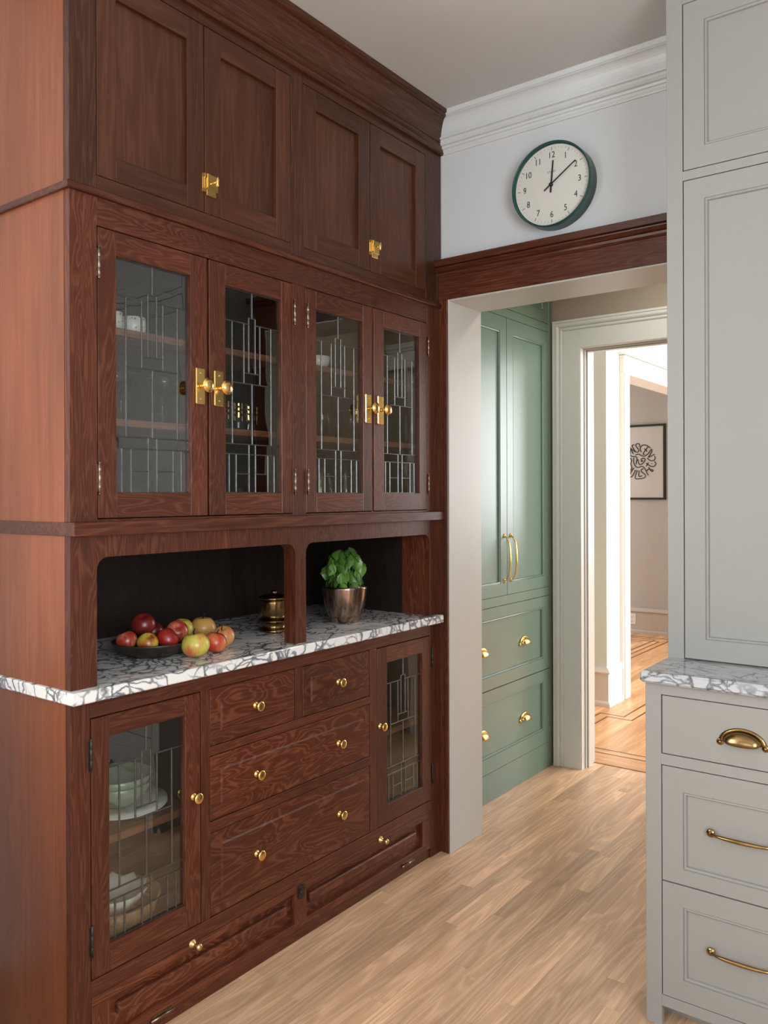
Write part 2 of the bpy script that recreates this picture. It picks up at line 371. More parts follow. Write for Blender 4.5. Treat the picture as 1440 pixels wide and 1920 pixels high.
    def build(s, name, mats, parent=None, smooth=False, **tags):
        bmesh.ops.recalc_face_normals(s.bm, faces=s.bm.faces)
        me = bpy.data.meshes.new(name)
        og = Vector((0, 0, 0)) if parent is None else parent['_og_v'] if False else world_of(parent)
        if parent is None:
            c = [v.co for v in s.bm.verts]
            og = Vector(((min(v.x for v in c) + max(v.x for v in c)) / 2, (min(v.y for v in c) + max(v.y for v in c)) / 2, min(v.z for v in c)))
        bmesh.ops.translate(s.bm, verts=s.bm.verts, vec=-og)
        s.bm.to_mesh(me); s.bm.free()
        for mm in (mats if isinstance(mats, (list, tuple)) else [mats]): me.materials.append(mm)
        o = bpy.data.objects.new(name, me); COL.objects.link(o)
        if parent is None: o.location = og
        else: o.parent = parent
        ORG[o.name] = og
        for k, v in tags.items(): o[k] = v
        return o


ORG = {}


def world_of(o): return ORG[o.name]


def thing(name, loc, label, cat, group=None):
    o = bpy.data.objects.new(name, None); o.empty_display_size = 0.05; COL.objects.link(o); o.location = loc
    ORG[o.name] = Vector(loc); o['label'] = label; o['category'] = cat
    if group: o['group'] = group
    return o


def tag(o, label, cat, group=None):
    o['label'] = label; o['category'] = cat
    if group: o['group'] = group
    return o


def struct(mb, name, mats): return mb.build(name, mats, kind='structure')


def copy_tree(o, loc, parent=None):
    c = o.copy(); COL.objects.link(c); c.parent = parent
    if parent is None: c.location = loc; ORG[c.name] = Vector(loc)
    for ch in list(o.children): copy_tree(ch, None, c)
    return c


FX = lambda u, v, w: Vector((w, u, v))      # hutch faces +x : u=y, v=z, w=x
FY = lambda u, v, w: Vector((u, -w, v))     # faces -y : u=x, v=z, w=-y  (w outward)


# ------------------------------------------------------------------ room shell
CZ = 2.885      # kitchen ceiling
# floors
sub = MB(); sub.box(-0.62, 3.3, -4.15, 3.005, -0.06, -0.018)
fl = struct(sub, 'floor', [plain('subfloor', (0.10, 0.06, 0.035), 0.9)])
PW = 0.0495
rest = MB()
nvis = 0
k = -13
while k * PW < 3.3:
    x0 = 0.0102 + k * PW; x1 = x0 + PW - 0.00025; k += 1
    if x1 < -0.6: continue
    y = -4.1 + random.uniform(-0.9, 0)
    while y < 2.995:
        ln = random.choice([0.45, 0.62, 0.8, 1.0, 1.25, 1.5]) ; y1 = min(y + ln, 2.995); y0 = max(y, -4.1)
        if y1 - y0 > 0.02:
            vis = (x1 > -0.12 and x0 < 1.15 and y1 > -0.75)
            tgt = MB() if vis else rest
            dz = 0.0
            tgt.box(x0, min(x1, 3.28), y0, y1 - 0.0004, -0.018, -0.0004 + dz)
            if vis: nvis += 1; tgt.build('plank', OAK, fl)
        y = y1 if y1 < 2.995 else 3
rest.build('plank', OAK, fl, kind='stuff')

# hall floor
sub = MB(); sub.box(-4.6, 3.0, 3.005, 7.4, -0.06, -0.018)
fh = struct(sub, 'floor', [plain('hall_subfloor', (0.10, 0.06, 0.035), 0.9)])
# border strips of dark inlay, laid just proud of the boards
def strip(x0, x1, y0, y1): MB().box(x0, x1, y0, y1, -0.018, 0.0006).build('inlay_strip', INLAY, fh)
B = 0.006
strip(-1.2, 2.9, 3.240, 3.252); strip(-1.2, 2.9, 3.170, 3.182)
strip(-.311, -.299, 3.55, 3.968); strip(-.299, -.142, 3.956, 3.968); strip(-.154, -.142, 3.968, 6.4)
strip(-.241, -.229, 3.55, 3.910); strip(-.229, -.070, 3.898, 3.910); strip(-.082, -.070, 3.910, 6.4)
for xx, ya, yb in ((-.936, 5.2, 6.835), (-.868, 5.2, 6.74), (-.803, 5.2, 6.93)): strip(xx, xx + .014, ya, yb)
for yy_, xa, xb in ((6.835, -3.6, -.922), (6.74, -3.6, -.854), (6.925, -3.6, -.803), (6.66, -1.15, -1.0)): strip(xa, xb, yy_, yy_ + .02)
# threshold band of cross boards then boards running away
xx = -1.3
while xx < 2.95:
    ln = random.choice([.5, .7, .9]); x1 = min(xx + ln, 2.95)
    for j in range(3):
        MB().box(xx, x1 - .0006, 3.008 + j * .054, 3.008 + (j + 1) * .054 - .0005, -.018, 0).build('plank', OAKX, fh)
    MB().box(xx, x1 - .0006, 3.182, 3.240, -.018, 0).build('plank', OAKX, fh)
    xx = x1
x = -1.3
while x < 1.4:
    y = 3.252
    while y < 7.2:
        ln = random.choice([.7, 1.0, 1.3]); y1 = min(y + ln, 7.2)
        MB().box(x, x + .0645, y, y1 - .0006, -.018, -0.0004).build('plank', OAKH, fh)
        y = y1
    x += .065
r2 = MB(); r2.box(-4.5, -1.3006, 3.01, 7.2, -.018, -0.0004); r2.box(1.4, 2.98, 3.252, 7.2, -.018, -0.0004)
r2.build('plank', OAKH, fh, kind='stuff')

# ceilings
struct(MB().box(-0.62, 3.3, -4.15, 1.86, CZ, CZ + .1), 'ceiling', CEIL)
struct(MB().box(-0.8, 1.5, 1.86, 2.99, 2.60, 2.70), 'ceiling', CEIL)
struct(MB().box(-4.6, 3.05, 2.99, 7.4, 2.75, 2.85), 'ceiling', HALLT)

# kitchen walls
wl = MB(); yw0, yw1, zw0, zw1 = -2.5, -1.0, 1.02, 2.42
for a in ((-4.15, yw0, 0, CZ), (yw1, 1.86, 0, CZ), (yw0, yw1, 0, zw0), (yw0, yw1, zw1, CZ)): wl.box(-0.72, -0.60, a[0], a[1], a[2], a[3])
struct(wl, 'wall_left', WALLK)
wr = MB()
for a in ((-4.15, -2.45, 0, CZ), (-.45, 1.86, 0, CZ), (-2.45, -.45, 0, .72), (-2.45, -.45, 2.48, CZ)): wr.box(3.2, 3.32, a[0], a[1], a[2], a[3])
struct(wr, 'wall_right', WALLK)
wb = MB()
for a in ((-0.6, 0.4, 0, CZ), (2.8, 3.2, 0, CZ), (0.4, 2.8, 0, .9), (0.4, 2.8, 2.5, CZ)): wb.box(a[0], a[1], -4.15, -4.0, a[2], a[3])
struct(wb, 'wall_back', WALLK)


def window(n, fr, u0, u1, v0, v1, w):
    m = MB(fr); t = .05
    m.box(u0, u0 + t, v0, v1, w - .04, w, bev=.002); m.box(u1 - t, u1, v0, v1, w - .04, w, bev=.002)
    m.box(u0, u1, v0, v0 + t, w - .04, w); m.box(u0, u1, v1 - t, v1, w - .04, w)
    m.box(u0, u1, (v0 + v1) / 2 - .02, (v0 + v1) / 2 + .02, w - .035, w - .005)
    f = m.build('window_%d' % n, FELT, kind='structure')
    p = MB(fr); p.box(u0 + t, u1 - t, v0 + t, v1 - t, w - .024, w - .020); p.build('pane', WPANE, f)


window(1, lambda u, v, w: Vector((w, u, v)), yw0, yw1, zw0, zw1, -.61)
window(2, lambda u, v, w: Vector((-w, u, v)), -2.45, -.45, .72, 2.48, -3.21)
window(3, lambda u, v, w: Vector((u, w, v)), .4, 2.8, .9, 2.5, -4.02)  # unseen opening added for the ambient fill

# wall with the cased opening
wf = MB(); wf.box(-0.60, 0.045 - .018, 1.63, 1.853, 0, CZ); wf.box(0.945, 3.2, 1.63, 1.853, 0, CZ); wf.box(0.027, 0.945, 1.63, 1.853, 2.178, CZ)
struct(wf, 'wall_far', WALLK)
jb = MB(); jb.box(0.027, 0.045, 1.612, 1.858, 0, 2.178, bev=.001); jb.box(0.925, 0.945, 1.612, 1.858, 0, 2.178, bev=.001)
jb.box(0.045, 0.925, 1.612, 1.858, 2.160, 2.178, bev=.001)
struct(jb, 'trim_1', TRIM)                                              # white painted jamb lining
cs = MB()                                                               # brown casing
cs.box(-.055, .020, 1.610, 1.630, 0, 2.166, m=0); cs.box(.020, .040, 1.606, 1.630, 0, 2.166, m=0, bev=.003)
cs.box(.932, 1.0, 1.610, 1.630, 0, 2.166, m=0)
cs.box(-.035, 1.0, 1.608, 1.630, 2.166, 2.255, m=1, bev=.001)
cs.sweep([(-.035, 1.612), (1.0, 1.612)], [(-.01, 2.255), (.006, 2.255), (.012, 2.262), (.014, 2.270), (.010, 2.273), (.016, 2.276), (.026, 2.285), (.027, 2.289), (.020, 2.291),
                                          (.034, 2.294), (.036, 2.318), (-.01, 2.318)], m=1)
struct(cs, 'trim_2', [FIRS[2], FIRS[0]])
cr = MB()
crown = [(0, 2.741), (.007, 2.741), (.008, 2.744), (.013, 2.750), (.014, 2.757), (.009, 2.759), (.009, 2.761), (.014, 2.763), (.016, 2.769), (.010, 2.772), (.010, 2.774), (.018, 2.776), (.026, 2.784), (.030, 2.790), (.028, 2.793), (.036, 2.794), (.037, 2.799)]
for i in range(9):
    t = i / 8; crown.append((.030 + .034 * (1 - math.cos(t * PI / 2)) , 2.800 + .063 * math.sin(t * PI / 2)))
crown += [(.064, 2.865), (.070, 2.867), (.070, CZ), (0, CZ)]
cr.sweep([(.0, 1.630), (3.2, 1.630)], crown)
struct(cr, 'trim_3', TRIMW)

# pantry passage and second doorway
struct(MB().box(1.15, 1.27, 1.858, 2.86, 0, 2.6), 'wall_right', WALLP)
struct(MB().box(-0.72, -0.70, 1.858, 2.86, 0, 2.6), 'wall_left', WALLP)
w2 = MB(); w2.box(-1.4, .035, 2.862, 2.99, 0, 2.6); w2.box(1.02, 3.0, 2.862, 2.99, 0, 2.75); w2.box(.035, 1.02, 2.862, 2.99, 2.165, 2.75); w2.box(-1.4, .035, 2.862, 2.99, 2.6, 2.75)
struct(w2, 'wall_back', WALLP)
j2 = MB(); j2.box(.035, .053, 2.845, 3.012, 0, 2.165); j2.box(1.0, 1.02, 2.845, 3.012, 0, 2.165); j2.box(.053, 1.0, 2.845, 3.012, 2.150, 2.165)
j2.box(.053, .066, 2.905, 2.945, 0, 2.137, bev=.001); j2.box(.053, 1.0, 2.905, 2.945, 2.137, 2.150, bev=.001)
j2.box(.053, .059, 2.885, 2.897, 0, 2.144); j2.box(.053, 1.0, 2.885, 2.897, 2.144, 2.150)
struct(j2, 'trim_4', TRIM)
c2 = MB(lambda a, b, c: Vector((a, 2.862 - c, b)))
c2.sweep([(.0505, 0), (.0505, 2.151), (1.145, 2.151)],
         [(0, -.004), (0, .017), (-.002, .019), (-.092, .019), (-.093, .016), (-.096, .016), (-.098, .022), (-.103, .025), (-.108, .024), (-.110, .019), (-.113, .019), (-.116, .027), (-.122, .031),
          (-.130, .031), (-.133, .025), (-.136, .025), (-.138, .030), (-.148, .030), (-.149, .028), (-.149, -.004)])
struct(c2, 'trim_5', TRIMG)

# hall beyond: corner pier, bright wall with a cased opening, far room
struct(MB().box(-1.4, -.335, 4.150, 4.30, 0, 2.75), 'wall_left', WALLH)
wh = MB(); wh.box(-.335 - .12, -.335, 4.3005, 4.46, 0, 2.75); wh.box(-.455, -.335, 6.6, 7.15, 0, 2.75); wh.box(-.455, -.335, 4.46, 6.6, 2.25, 2.75)
struct(wh, 'wall_right', HALLT)
ch = MB(); ch.box(-.3345, -.312, 4.385, 4.499, 0, 2.2375); ch.box(-.318, -.300, 4.400, 4.49, 0, 2.25, bev=.003)
ch.box(-.475, -.306, 4.461, 4.503, 0, 2.24); ch.box(-.475, -.306, 4.504, 6.6, 2.236, 2.2495)
ch.box(-.335, -.303, 4.385, 6.7, 2.238, 2.345, bev=.002); ch.box(-.335, -.292, 4.375, 6.71, 2.345, 2.357, bev=.002)
ch.box(-.335, -.284, 4.37, 6.72, 2.362, 2.380, bev=.002)
struct(ch, 'trim_6', HALLT)
bh = MB()
base = lambda z1: [(0, 0), (.030, 0), (.028, .022), (.020, .034), (.016, .036), (.016, z1 - .04), (.030, z1 - .036), (.030, z1 - .028), (.016, z1 - .010), (.010, z1), (0, z1)]
bh.sweep([(-1.35, 4.150), (-.335, 4.150), (-.335, 4.385)], [(o, z) for o, z in base(.255)])
struct(bh, 'baseboard_left', HALLT)
wv = MB(); wv.box(-4.6, 1.2, 7.15, 7.30, 0, 2.75); wv.box(2.9, 3.05, 7.15, 7.30, 0, 2.75); wv.box(1.2, 2.9, 7.15, 7.30, 0, .9); wv.box(1.2, 2.9, 7.15, 7.30, 2.65, 2.75)
struct(wv, 'wall_far', WALLF)
bf = MB(); bf.sweep([(-4.6, 7.15), (3.0, 7.15)], base(.255)); struct(bf, 'baseboard_far', plain('taupe_base_paint', (.50, .44, .39), .45))
wq = MB(); wq.box(3.0, 3.12, 2.99, 3.7, 0, 2.75); wq.box(3.0, 3.12, 5.5, 7.15, 0, 2.75); wq.box(3.0, 3.12, 3.7, 5.5, 0, .65); wq.box(3.0, 3.12, 3.7, 5.5, 2.55, 2.75)
struct(wq, 'wall_right', HALLT)
window(4, lambda u, v, w: Vector((-w, u, v)), 3.7, 5.5, .65, 2.55, -3.01)
window(5, lambda u, v, w: Vector((u, -w, v)), 1.2, 2.9, .9, 2.65, -7.16)  # unseen opening added to feed the sheen on the green doors
wz = MB(); wz.box(-3.6, -3.5, 4.3, 5.5, 0, 2.75); wz.box(-3.6, -3.5, 6.7, 7.15, 0, 2.75); wz.box(-3.6, -3.5, 5.5, 6.7, 0, .85); wz.box(-3.6, -3.5, 5.5, 6.7, 2.35, 2.75)
wz.box(-3.5, -1.4, 4.2, 4.30, 0, 2.75); wz.box(-1.5, -1.4, 2.99, 4.2, 0, 2.75)
struct(wz, 'wall_left', WALLF)

# ------------------------------------------------------------------ shared small hardware (all face +x unless stated)
def knob(parent, y, z, x0=0.0, big=1.0, mat=BRASS, name='knob'):
    s = big
    m = MB(); m.lathe([(0, 0), (.0105 * s, 0), (.0105 * s, .002), (.0075 * s, .004), (.0055 * s, .006), (.0050 * s, .010), (.0062 * s, .013), (.0120 * s, .018),
                       (.0148 * s, .0215), (.0150 * s, .0235), (.0132 * s, .0255), (.0100 * s, .0262), (0, .0268)], (x0, y, z), 'x', 24)
    return m.build(name, mat, parent)


def hinge(parent, y, z0, z1, x0=0.0, mat=NICKEL):
    m = MB(); h = z1 - z0
    m.lathe([(0, 0), (.0022, 0), (.0035, .002), (.0022, .0045), (.0036, .005), (.0036, h / 3), (.0032, h / 3 + .0006), (.0036, h / 3 + .0012), (.0036, 2 * h / 3),
             (.0032, 2 * h / 3 + .0006), (.0036, 2 * h / 3 + .0012), (.0036, h - .005), (.0022, h - .0045), (.0035, h - .002), (.0022, h), (0, h)], (x0 + .0030, y, z0), 'z', 12)
    m.box(x0 - .0005, x0 + .0006, y - .0065, y + .0065, z0 + .006, z1 - .006)
    return m.build('hinge', mat, parent)


def leaded_door(parent, y0, y1, z0, z1, g0, g1, h0, h1, name='glass_door'):
    """inset door: stiles and rails round a leaded light; g = glass y range, h = glass z range"""
    y0 += .0012; y1 -= .0012; z0 += .0010; z1 -= .0012
    d = MB(FX); T = -.021
    d.box(y0, g0, z0, z1, T, 0, m=0, bev=.0012); d.box(g1, y1, z0, z1, T, 0, m=0, bev=.0012)
    d.box(g0, g1, z0, h0, T, -.0003, m=1, bev=.0010); d.box(g0, g1, h1, z1, T, -.0003, m=1, bev=.0010)
    dr = d.build(name, [FIR[2], FIR[1]], parent)
    c = (g0 + g1) / 2; hw = (g1 - g0) / 2; H = h1 - h0
    Y = lambda t: c + t * hw
    Z = lambda z: h0 + (z - 1.410) / .594 * H
    H1, HB, H3, H4, H5, H6, H7 = [Z(v) for v in (1.9095, 1.928, 1.764, 1.7325, 1.553, 1.5235, 1.466)]
    a1, a2, a3, b1, b2 = .69, .285, .115, .80, .565
    L = Z(1.410); U = Z(2.004); w = .0020
    W = -.0125
    seg = [(0, 0, HB, U), (-a1, -a1, H5, H1), (a1, a1, H5, H1), (-a2, -a2, H4, H1), (a2, a2, H4, H1), (-a3, -a3, H3, HB), (a3, a3, H3, HB), (0, 0, H5, H4),
           (-a3, -a3, L, H5), (a3, a3, L, H5), (-b1, -b1, L, H6), (b1, b1, L, H6), (-b2, -b2, L, H6), (b2, b2, L, H6)]
    hz = [(-1, -a3, H1), (a3, 1, H1), (-a3, a3, HB), (-a2, a2, H3), (-a1, a1, H4), (-1, 1, H5), (-1, 1, H6), (-b2, -a3, H7), (a3, b2, H7)]
    m = MB(FX)
    for u0, u1, v0, v1 in seg:
        m.box(Y(u0) - w, Y(u0) + w, v0, v1, W - .0028, W + .0028, bev=.0011)
    for u0, u1, v in hz:
        m.box(Y(u0) - w * .6, Y(u1) + w * .6, v - w * .85, v + w * .85, W - .0025, W + .0025, bev=.0009)
    for v in (L + .001, U - .001): m.box(g0, g1, v - .0015, v + .0015, W - .002, W + .002)
    m.build('lead_came', LEAD, dr)
    panes = [(-1, 0, H1, U, 1), (0, 1, H1, U, 1), (-a3, a3, H3, HB, 0), (-a2, -a3, H3, H1, 0), (a3, a2, H3, H1, 0), (-a2, a2, H4, H3, 0), (-a1, -a2, H4, H1, 0), (a2, a1, H4, H1, 0),
             (-1, -a1, H5, H1, 0), (a1, 1, H5, H1, 0), (-a1, 0, H5, H4, 0), (0, a1, H5, H4, 0), (-1, -a3, H6, H5, 0), (-a3, a3, H6, H5, 0), (a3, 1, H6, H5, 0),
             (-1, -b1, L, H6, 0), (-b1, -b2, L, H6, 0), (-b2, -a3, H7, H6, 0), (-b2, -a3, L, H7, 0), (-a3, a3, L, H6, 0), (a3, b2, H7, H6, 0), (a3, b2, L, H7, 0),
             (b2, b1, L, H6, 0), (b1, 1, L, H6, 0)]
    for i, (u0, u1, v0, v1, notch) in enumerate(panes):
        p = MB(FX); e = .0004
        if notch:       # the two top panes step round the little tower
            if u0 < 0: pts = [(Y(-1), H1 + e), (Y(-a3) - e, H1 + e), (Y(-a3) - e, HB + e), (Y(0) - e, HB + e), (Y(0) - e, U), (Y(-1), U)]
            else: pts = [(Y(1), H1 + e), (Y(1), U), (Y(0) + e, U), (Y(0) + e, HB + e), (Y(a3) + e, HB + e), (Y(a3) + e, H1 + e)]
            p.poly(pts, W - .0010, W + .0010)
        else:
            p.box(Y(u0) + e, Y(u1) - e, v0 + e, v1 - e, W - .0010, W + .0010)
        o = p.build('pane', PANE, dr)
    return dr


def panel_door(parent, y0, y1, z0, z1, p0, p1, q0, q1, name='door'):
    y0 += .0008; y1 -= .0008; z0 += .0010; z1 -= .0012
    d = MB(FX); T = -.022
    d.box(y0, p0, z0, z1, T, 0, m=0, bev=.0012); d.box(p1, y1, z0, z1, T, 0, m=0, bev=.0012)
    d.box(p0, p1, z0, q0, T, -.0002, m=1, bev=.001); d.box(p0, p1, q1, z1, T, -.0002, m=1, bev=.001)
    o = d.build(name, [CALM[2], CALM[1]], parent)
    p = MB(FX); p.box(p0, p1, q0, q1, T, -.012); p.build('panel', CALM[2], o)
    return o


# ------------------------------------------------------------------ base cabinet of the built-in
bc = thing('base_cabinet', (-.3, .81, 0), 'dark red fir base cabinet with drawers between two leaded glass doors, under the white marble', 'cabinet')
fm = MB(FX)
D = -.02
for u0, u1, v0, v1, mm in ((0, .0525, 0, .906, 0), (1.5392, 1.6255, 0, .906, 0), (.3992, .4302, .2205, .861, 0), (1.1597, 1.1999, .2215, .861, 0), (.7793, .8134, .6985, .861, 0),
                           (.0525, 1.5392, .861, .906, 1), (.4302, 1.1597, .6725, .6978, 1), (.4302, 1.1597, .4572, .4876, 1), (.0525, 1.5392, .1795, .2198, 1), (.0525, 1.5392, .0, .035, 1)):
    fm.box(u0, u1, v0, v1, D, -.006 if v1 == .035 else 0, m=mm, bev=.0008)
fm.build('face_frame', [FIRS[2], FIRS[1]], bc)
sh = MB()
sh.box(-.58, -.021, 0.001, .020, 0, .906); sh.box(-.58, -.021, 1.60, 1.622, 0, .906)
sh.box(-.60, -.58, .0, 1.622, 0, .906); sh.box(-.58, -.021, .02, 1.60, .19, .205); sh.box(-.58, -.021, .02, 1.60, .886, .905)
sh.box(-.58, -.021, .405, .42, .205, .886); sh.box(-.58, -.021, 1.172, 1.187, .205, .886)
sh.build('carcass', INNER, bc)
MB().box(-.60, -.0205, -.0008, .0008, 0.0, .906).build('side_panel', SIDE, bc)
for y0, y1 in ((.021, .404), (1.188, 1.599)):
    MB().box(-.57, -.05, y0, y1, .513, .534).build('shelf', SHELFW, bc)
dl = leaded_door(bc, .0545, .3972, .2215, .8590, .106, .3440, .290, .8055)
knob(dl, .3717, .5770, 0); hinge(dl, .0525, .730, .812, mat=IRON); hinge(dl, .0540, .2775, .357, mat=IRON)
drr = leaded_door(bc, 1.2015, 1.5380, .2225, .8590, 1.2610, 1.4870, .290, .8000)
knob(drr, 1.2165, .5810, 0); hinge(drr, 1.5500, .734, .813, mat=IRON); hinge(drr, 1.5500, .285, .362, mat=IRON)


def drawer(y0, y1, z0, z1, f0, f1, q0, q1, knobs):
    y0 += .0010; y1 -= .0010; z0 += .0006; z1 -= .0014
    d = MB(FX); d.box(y0, y1, z0, z1, -.021, -.001, bev=.0015)
    # raised field with a chamfered edge
    s = .0042
    A = [(f0 - s, q0 - s), (f1 + s, q0 - s), (f1 + s, q1 + s), (f0 - s, q1 + s)]; Bq = [(f0, q0), (f1, q0), (f1, q1), (f0, q1)]
    va = [d.bm.verts.new(FX(a, b_, -.0012)) for a, b_ in A]; vb = [d.bm.verts.new(FX(a, b_, .0042)) for a, b_ in Bq]
    d.bm.faces.new(va); d.bm.faces.new(vb)
    for i in range(4): d.bm.faces.new((va[i], va[(i + 1) % 4], vb[(i + 1) % 4], vb[i]))
    bx = MB()
    o = d.build('drawer', FIRB, bc)
    for ky in knobs: knob(o, ky, KZ, .0042)
    return o


KZ = .7815; drawer(.4318, .7776, .6992, .8600, .474, .738, .742, .8150, [.6030])
drawer(.8152, 1.1582, .6992, .8600, .855, 1.1195, .742, .8165, [.9830])
KZ = .5775; drawer(.4318, 1.1582, .4890, .6712, .474, 1.1185, .531, .6260, [.6060, .9830])
KZ = .3410; drawer(.4318, 1.1582, .2214, .4560, .474, 1.1195, .264, .4140, [.6060, .9860])
fp = MB(FX)                     # long bottom flap with two raised panels
fp.box(.054, 1.5375, .0368, .0600, -.021, 0, m=1, bev=.001); fp.box(.054, 1.5375, .1550, .1780, -.021, 0, m=1, bev=.001)
fp.box(.054, .1060, .06, .155, -.021, -.0002, m=0); fp.box(1.4844, 1.5375, .06, .155, -.021, -.0002, m=0); fp.box(.7720, .8280, .06, .155, -.021, -.0002, m=0)
fo = fp.build('drop_flap', [FIR[2], FIR[1]], bc)
for (a, b_, c, d_) in ((.106, .772, .132, .742), (.828, 1.4844, .848, 1.4460)):
    p = MB(FX); p.box(a, b_, .06, .155, -.0205, -.017, bev=0); p.box(c, d_, .097, .129, -.0171, -.000, bev=.004)
    p.build('raised_panel', FIRB, fo)
lp = MB(FX)
pts = [(.7840 , .132)] ; cc = [(.7875 + .0)]
lp.poly([(.786, .1400), (.786, .1690), (.790, .1740), (.812, .1740), (.816, .1690), (.816, .1400), (.811, .1330), (.801, .1300), (.791, .1330)], 0, .004)
lo = lp.build('latch_plate', IRON, fo)
MB().lathe([(0, 0), (.008, 0), (.009, .0015), (.007, .003), (.004, .0035), (.003, .001), (0, .001)], (.004, .801, .153), 'x', 20).build('keyhole_boss', IRON, lo)
for ky in (.3660, 1.2180):
    m = MB(); m.lathe([(0, 0), (.0125, 0), (.0125, .0015), (.0105, .003), (.0085, .007), (.0062, .009), (.0045, .010), (.0040, .016), (.0070, .019), (.0098, .024), (.0102, .028), (.0085, .032), (.0050, .0345), (0, .0355)], (.0, ky, .1765), 'x', 24)
    m.build('knob', BRASSA, fo)
for a, b_ in ((.225, .300), (1.3440, 1.4250)):
    m = MB(FX); m.tube([FX(a, .0345, .004), FX(b_, .0345, .004)], .0032, 10); m.box(a + .006, b_ - .006, .026, .044, -.002, .0012)
    m.build('hinge', NICKEL, fo)

# ------------------------------------------------------------------ marble worktop of the built-in
m = MB(); m.box(-.60, .030, -.013, 1.592, .906, .936, bev=.003)
tag(m.build('marble_worktop', MARBLE), 'white marble worktop with grey veins lying across the dark red base cabinet', 'worktop')

# ------------------------------------------------------------------ display cabinet: open niche below, four leaded doors above
dc = thing('display_cabinet', (-.3, .81, .936), 'dark red fir display cabinet with open niche and four leaded glass doors', 'cabinet')
fm = MB(FX)


def rc(cx_, cy_, r, a0, a1, n=6): return [(cx_ + r * math.cos(math.radians(a0 + (a1 - a0) * i / n)), cy_ + r * math.sin(math.radians(a0 + (a1 - a0) * i / n))) for i in range(n + 1)]


R_ = .032; ZB = .936; ZT = 1.251
# left post with its curved bracket, centre post, right post, valance
fm.poly([(0, ZB), (.0721, ZB)] + rc(.0721 + R_, ZT - R_, R_, 180, 90) + [(.1041, 1.306), (0, 1.306)], -.022, 0, m=0)
fm.poly([(.7803, ZB), (.8298, ZB)] + rc(.8298 + R_, ZT - R_, R_, 180, 90) + [(.8618, 1.306), (.7483, 1.306)] + rc(.7803 - R_, ZT - R_, R_, 90, 0), -.048, 0, m=0)
fm.poly([(1.5355, ZB), (1.6255, ZB), (1.6255, 1.306), (1.5035, 1.306)] + rc(1.5355 - R_, ZT - R_, R_, 90, 0), -.022, 0, m=0)
fm.box(.1043, .7481, ZT, 1.306, -.022, -.0003, m=2); fm.box(.8620, 1.5033, ZT, 1.306, -.022, -.0003, m=2)
for u0, u1, v1 in ((0, .0748, 2.136), (.7718, .8303, 2.0655), (1.5238, 1.6255, 2.136)): fm.box(u0, u1, 1.339, v1, -.022, 0, m=0, bev=.0006)
fm.box(.0750, 1.5236, 2.0662, 2.136, -.022, 0, m=1, bev=.0006); fm.box(.0748, 1.5238, 1.339, 1.3445, -.022, -.0006, m=1)
fm.box(1.1772, 1.1884, 1.3445, 2.0655, -.022, -.004, m=0)
fm.build('face_frame', [FIR[2], FIR[1], FIR[2]], dc)
s = MB(); s.box(-.60, -.0, -.010, 1.608, 1.306, 1.339)      # ledge body
lg = MB(); lg.box(-.60, .028, -.007, 1.608, 1.306, 1.339, bev=.0015); lg.build('ledge', wood('ledge_fir', 1, FD, FM, (0.10, .032, .015), rings=10, dist=.3), dc)
sh = MB()
sh.box(-.59, -.0225, .001, .022, .936, 1.306); sh.box(-.59, -.0225, .001, .022, 1.339, 2.136)
sh.box(-.60, -.585, .001, 1.622, .936, 2.136); sh.box(-.585, -.0225, 1.602, 1.622, 1.339, 2.136)
sh.box(-.585, -.0225, .795, .815, 1.339, 2.136); sh.box(-.585, -.0225, .022, 1.602, 2.116, 2.135)
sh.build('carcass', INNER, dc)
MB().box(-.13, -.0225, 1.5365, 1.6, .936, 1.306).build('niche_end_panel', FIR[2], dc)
MB().box(-.585, -.1302, 1.5368, 1.6, .936, 1.306).build('niche_end_shade', INNER, dc)  # rear of the end panel, near black: niche shade put into its colour
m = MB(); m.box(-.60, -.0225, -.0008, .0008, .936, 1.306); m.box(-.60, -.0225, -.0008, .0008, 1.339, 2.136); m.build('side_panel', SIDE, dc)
for z0, z1 in ((1.5835, 1.602), (1.8195, 1.838)):
    for y0, y1 in ((.023, .794), (.816, 1.601)): MB().box(-.57, -.055, y0, y1, z0, z1).build('shelf', SHELFW, dc)
del s
LD = [(.0765, .4268, .130, .367), (.4318, .7705, .4939, .7228), (.8318, 1.1780, .8833, 1.1274), (1.1880, 1.5228, 1.2473, 1.4725)]
doors = []
for i, (a, b_, g0, g1) in enumerate(LD):
    d = leaded_door(dc, a, b_, 1.3460, 2.0650, g0, g1, 1.410, 2.004); doors.append(d)
    hy = (.0785, .7790, .8400, 1.5300)[i]
    hinge(d, hy, 1.936, 2.017); hinge(d, hy, 1.405, 1.486)


def turn_latch(parent, ya, yb):
    m = MB(FX); m.box(ya, yb, 1.6545, 1.7545, 0, .0085, bev=.002)
    e = m.build('escutcheon', BRASS, parent)
    yc = (ya + yb) / 2
    MB().lathe([(0, 0), (.0062, 0), (.0050, .006), (.0046, .016), (.0060, .020), (.0120, .024), (.0188, .0285), (.0205, .0310), (.0200, .0330), (.0150, .0350), (.0148, .0370), (.0110, .0395), (0, .0405)],
               (.0085, yc - .0, 1.7045), 'x', 28).build('knob', BRASS, parent)
    for z in (1.669, 1.740):
        MB().lathe([(0, 0), (.0032, 0), (.0026, .0012), (0, .0016)], (.0085, yc, z), 'x', 12).build('screw', BRASSA, parent)


turn_latch(doors[0], .3790, .4110); turn_latch(doors[1], .4450, .4790)
turn_latch(doors[2], 1.1310, 1.1640); turn_latch(doors[3], 1.2010, 1.2360)

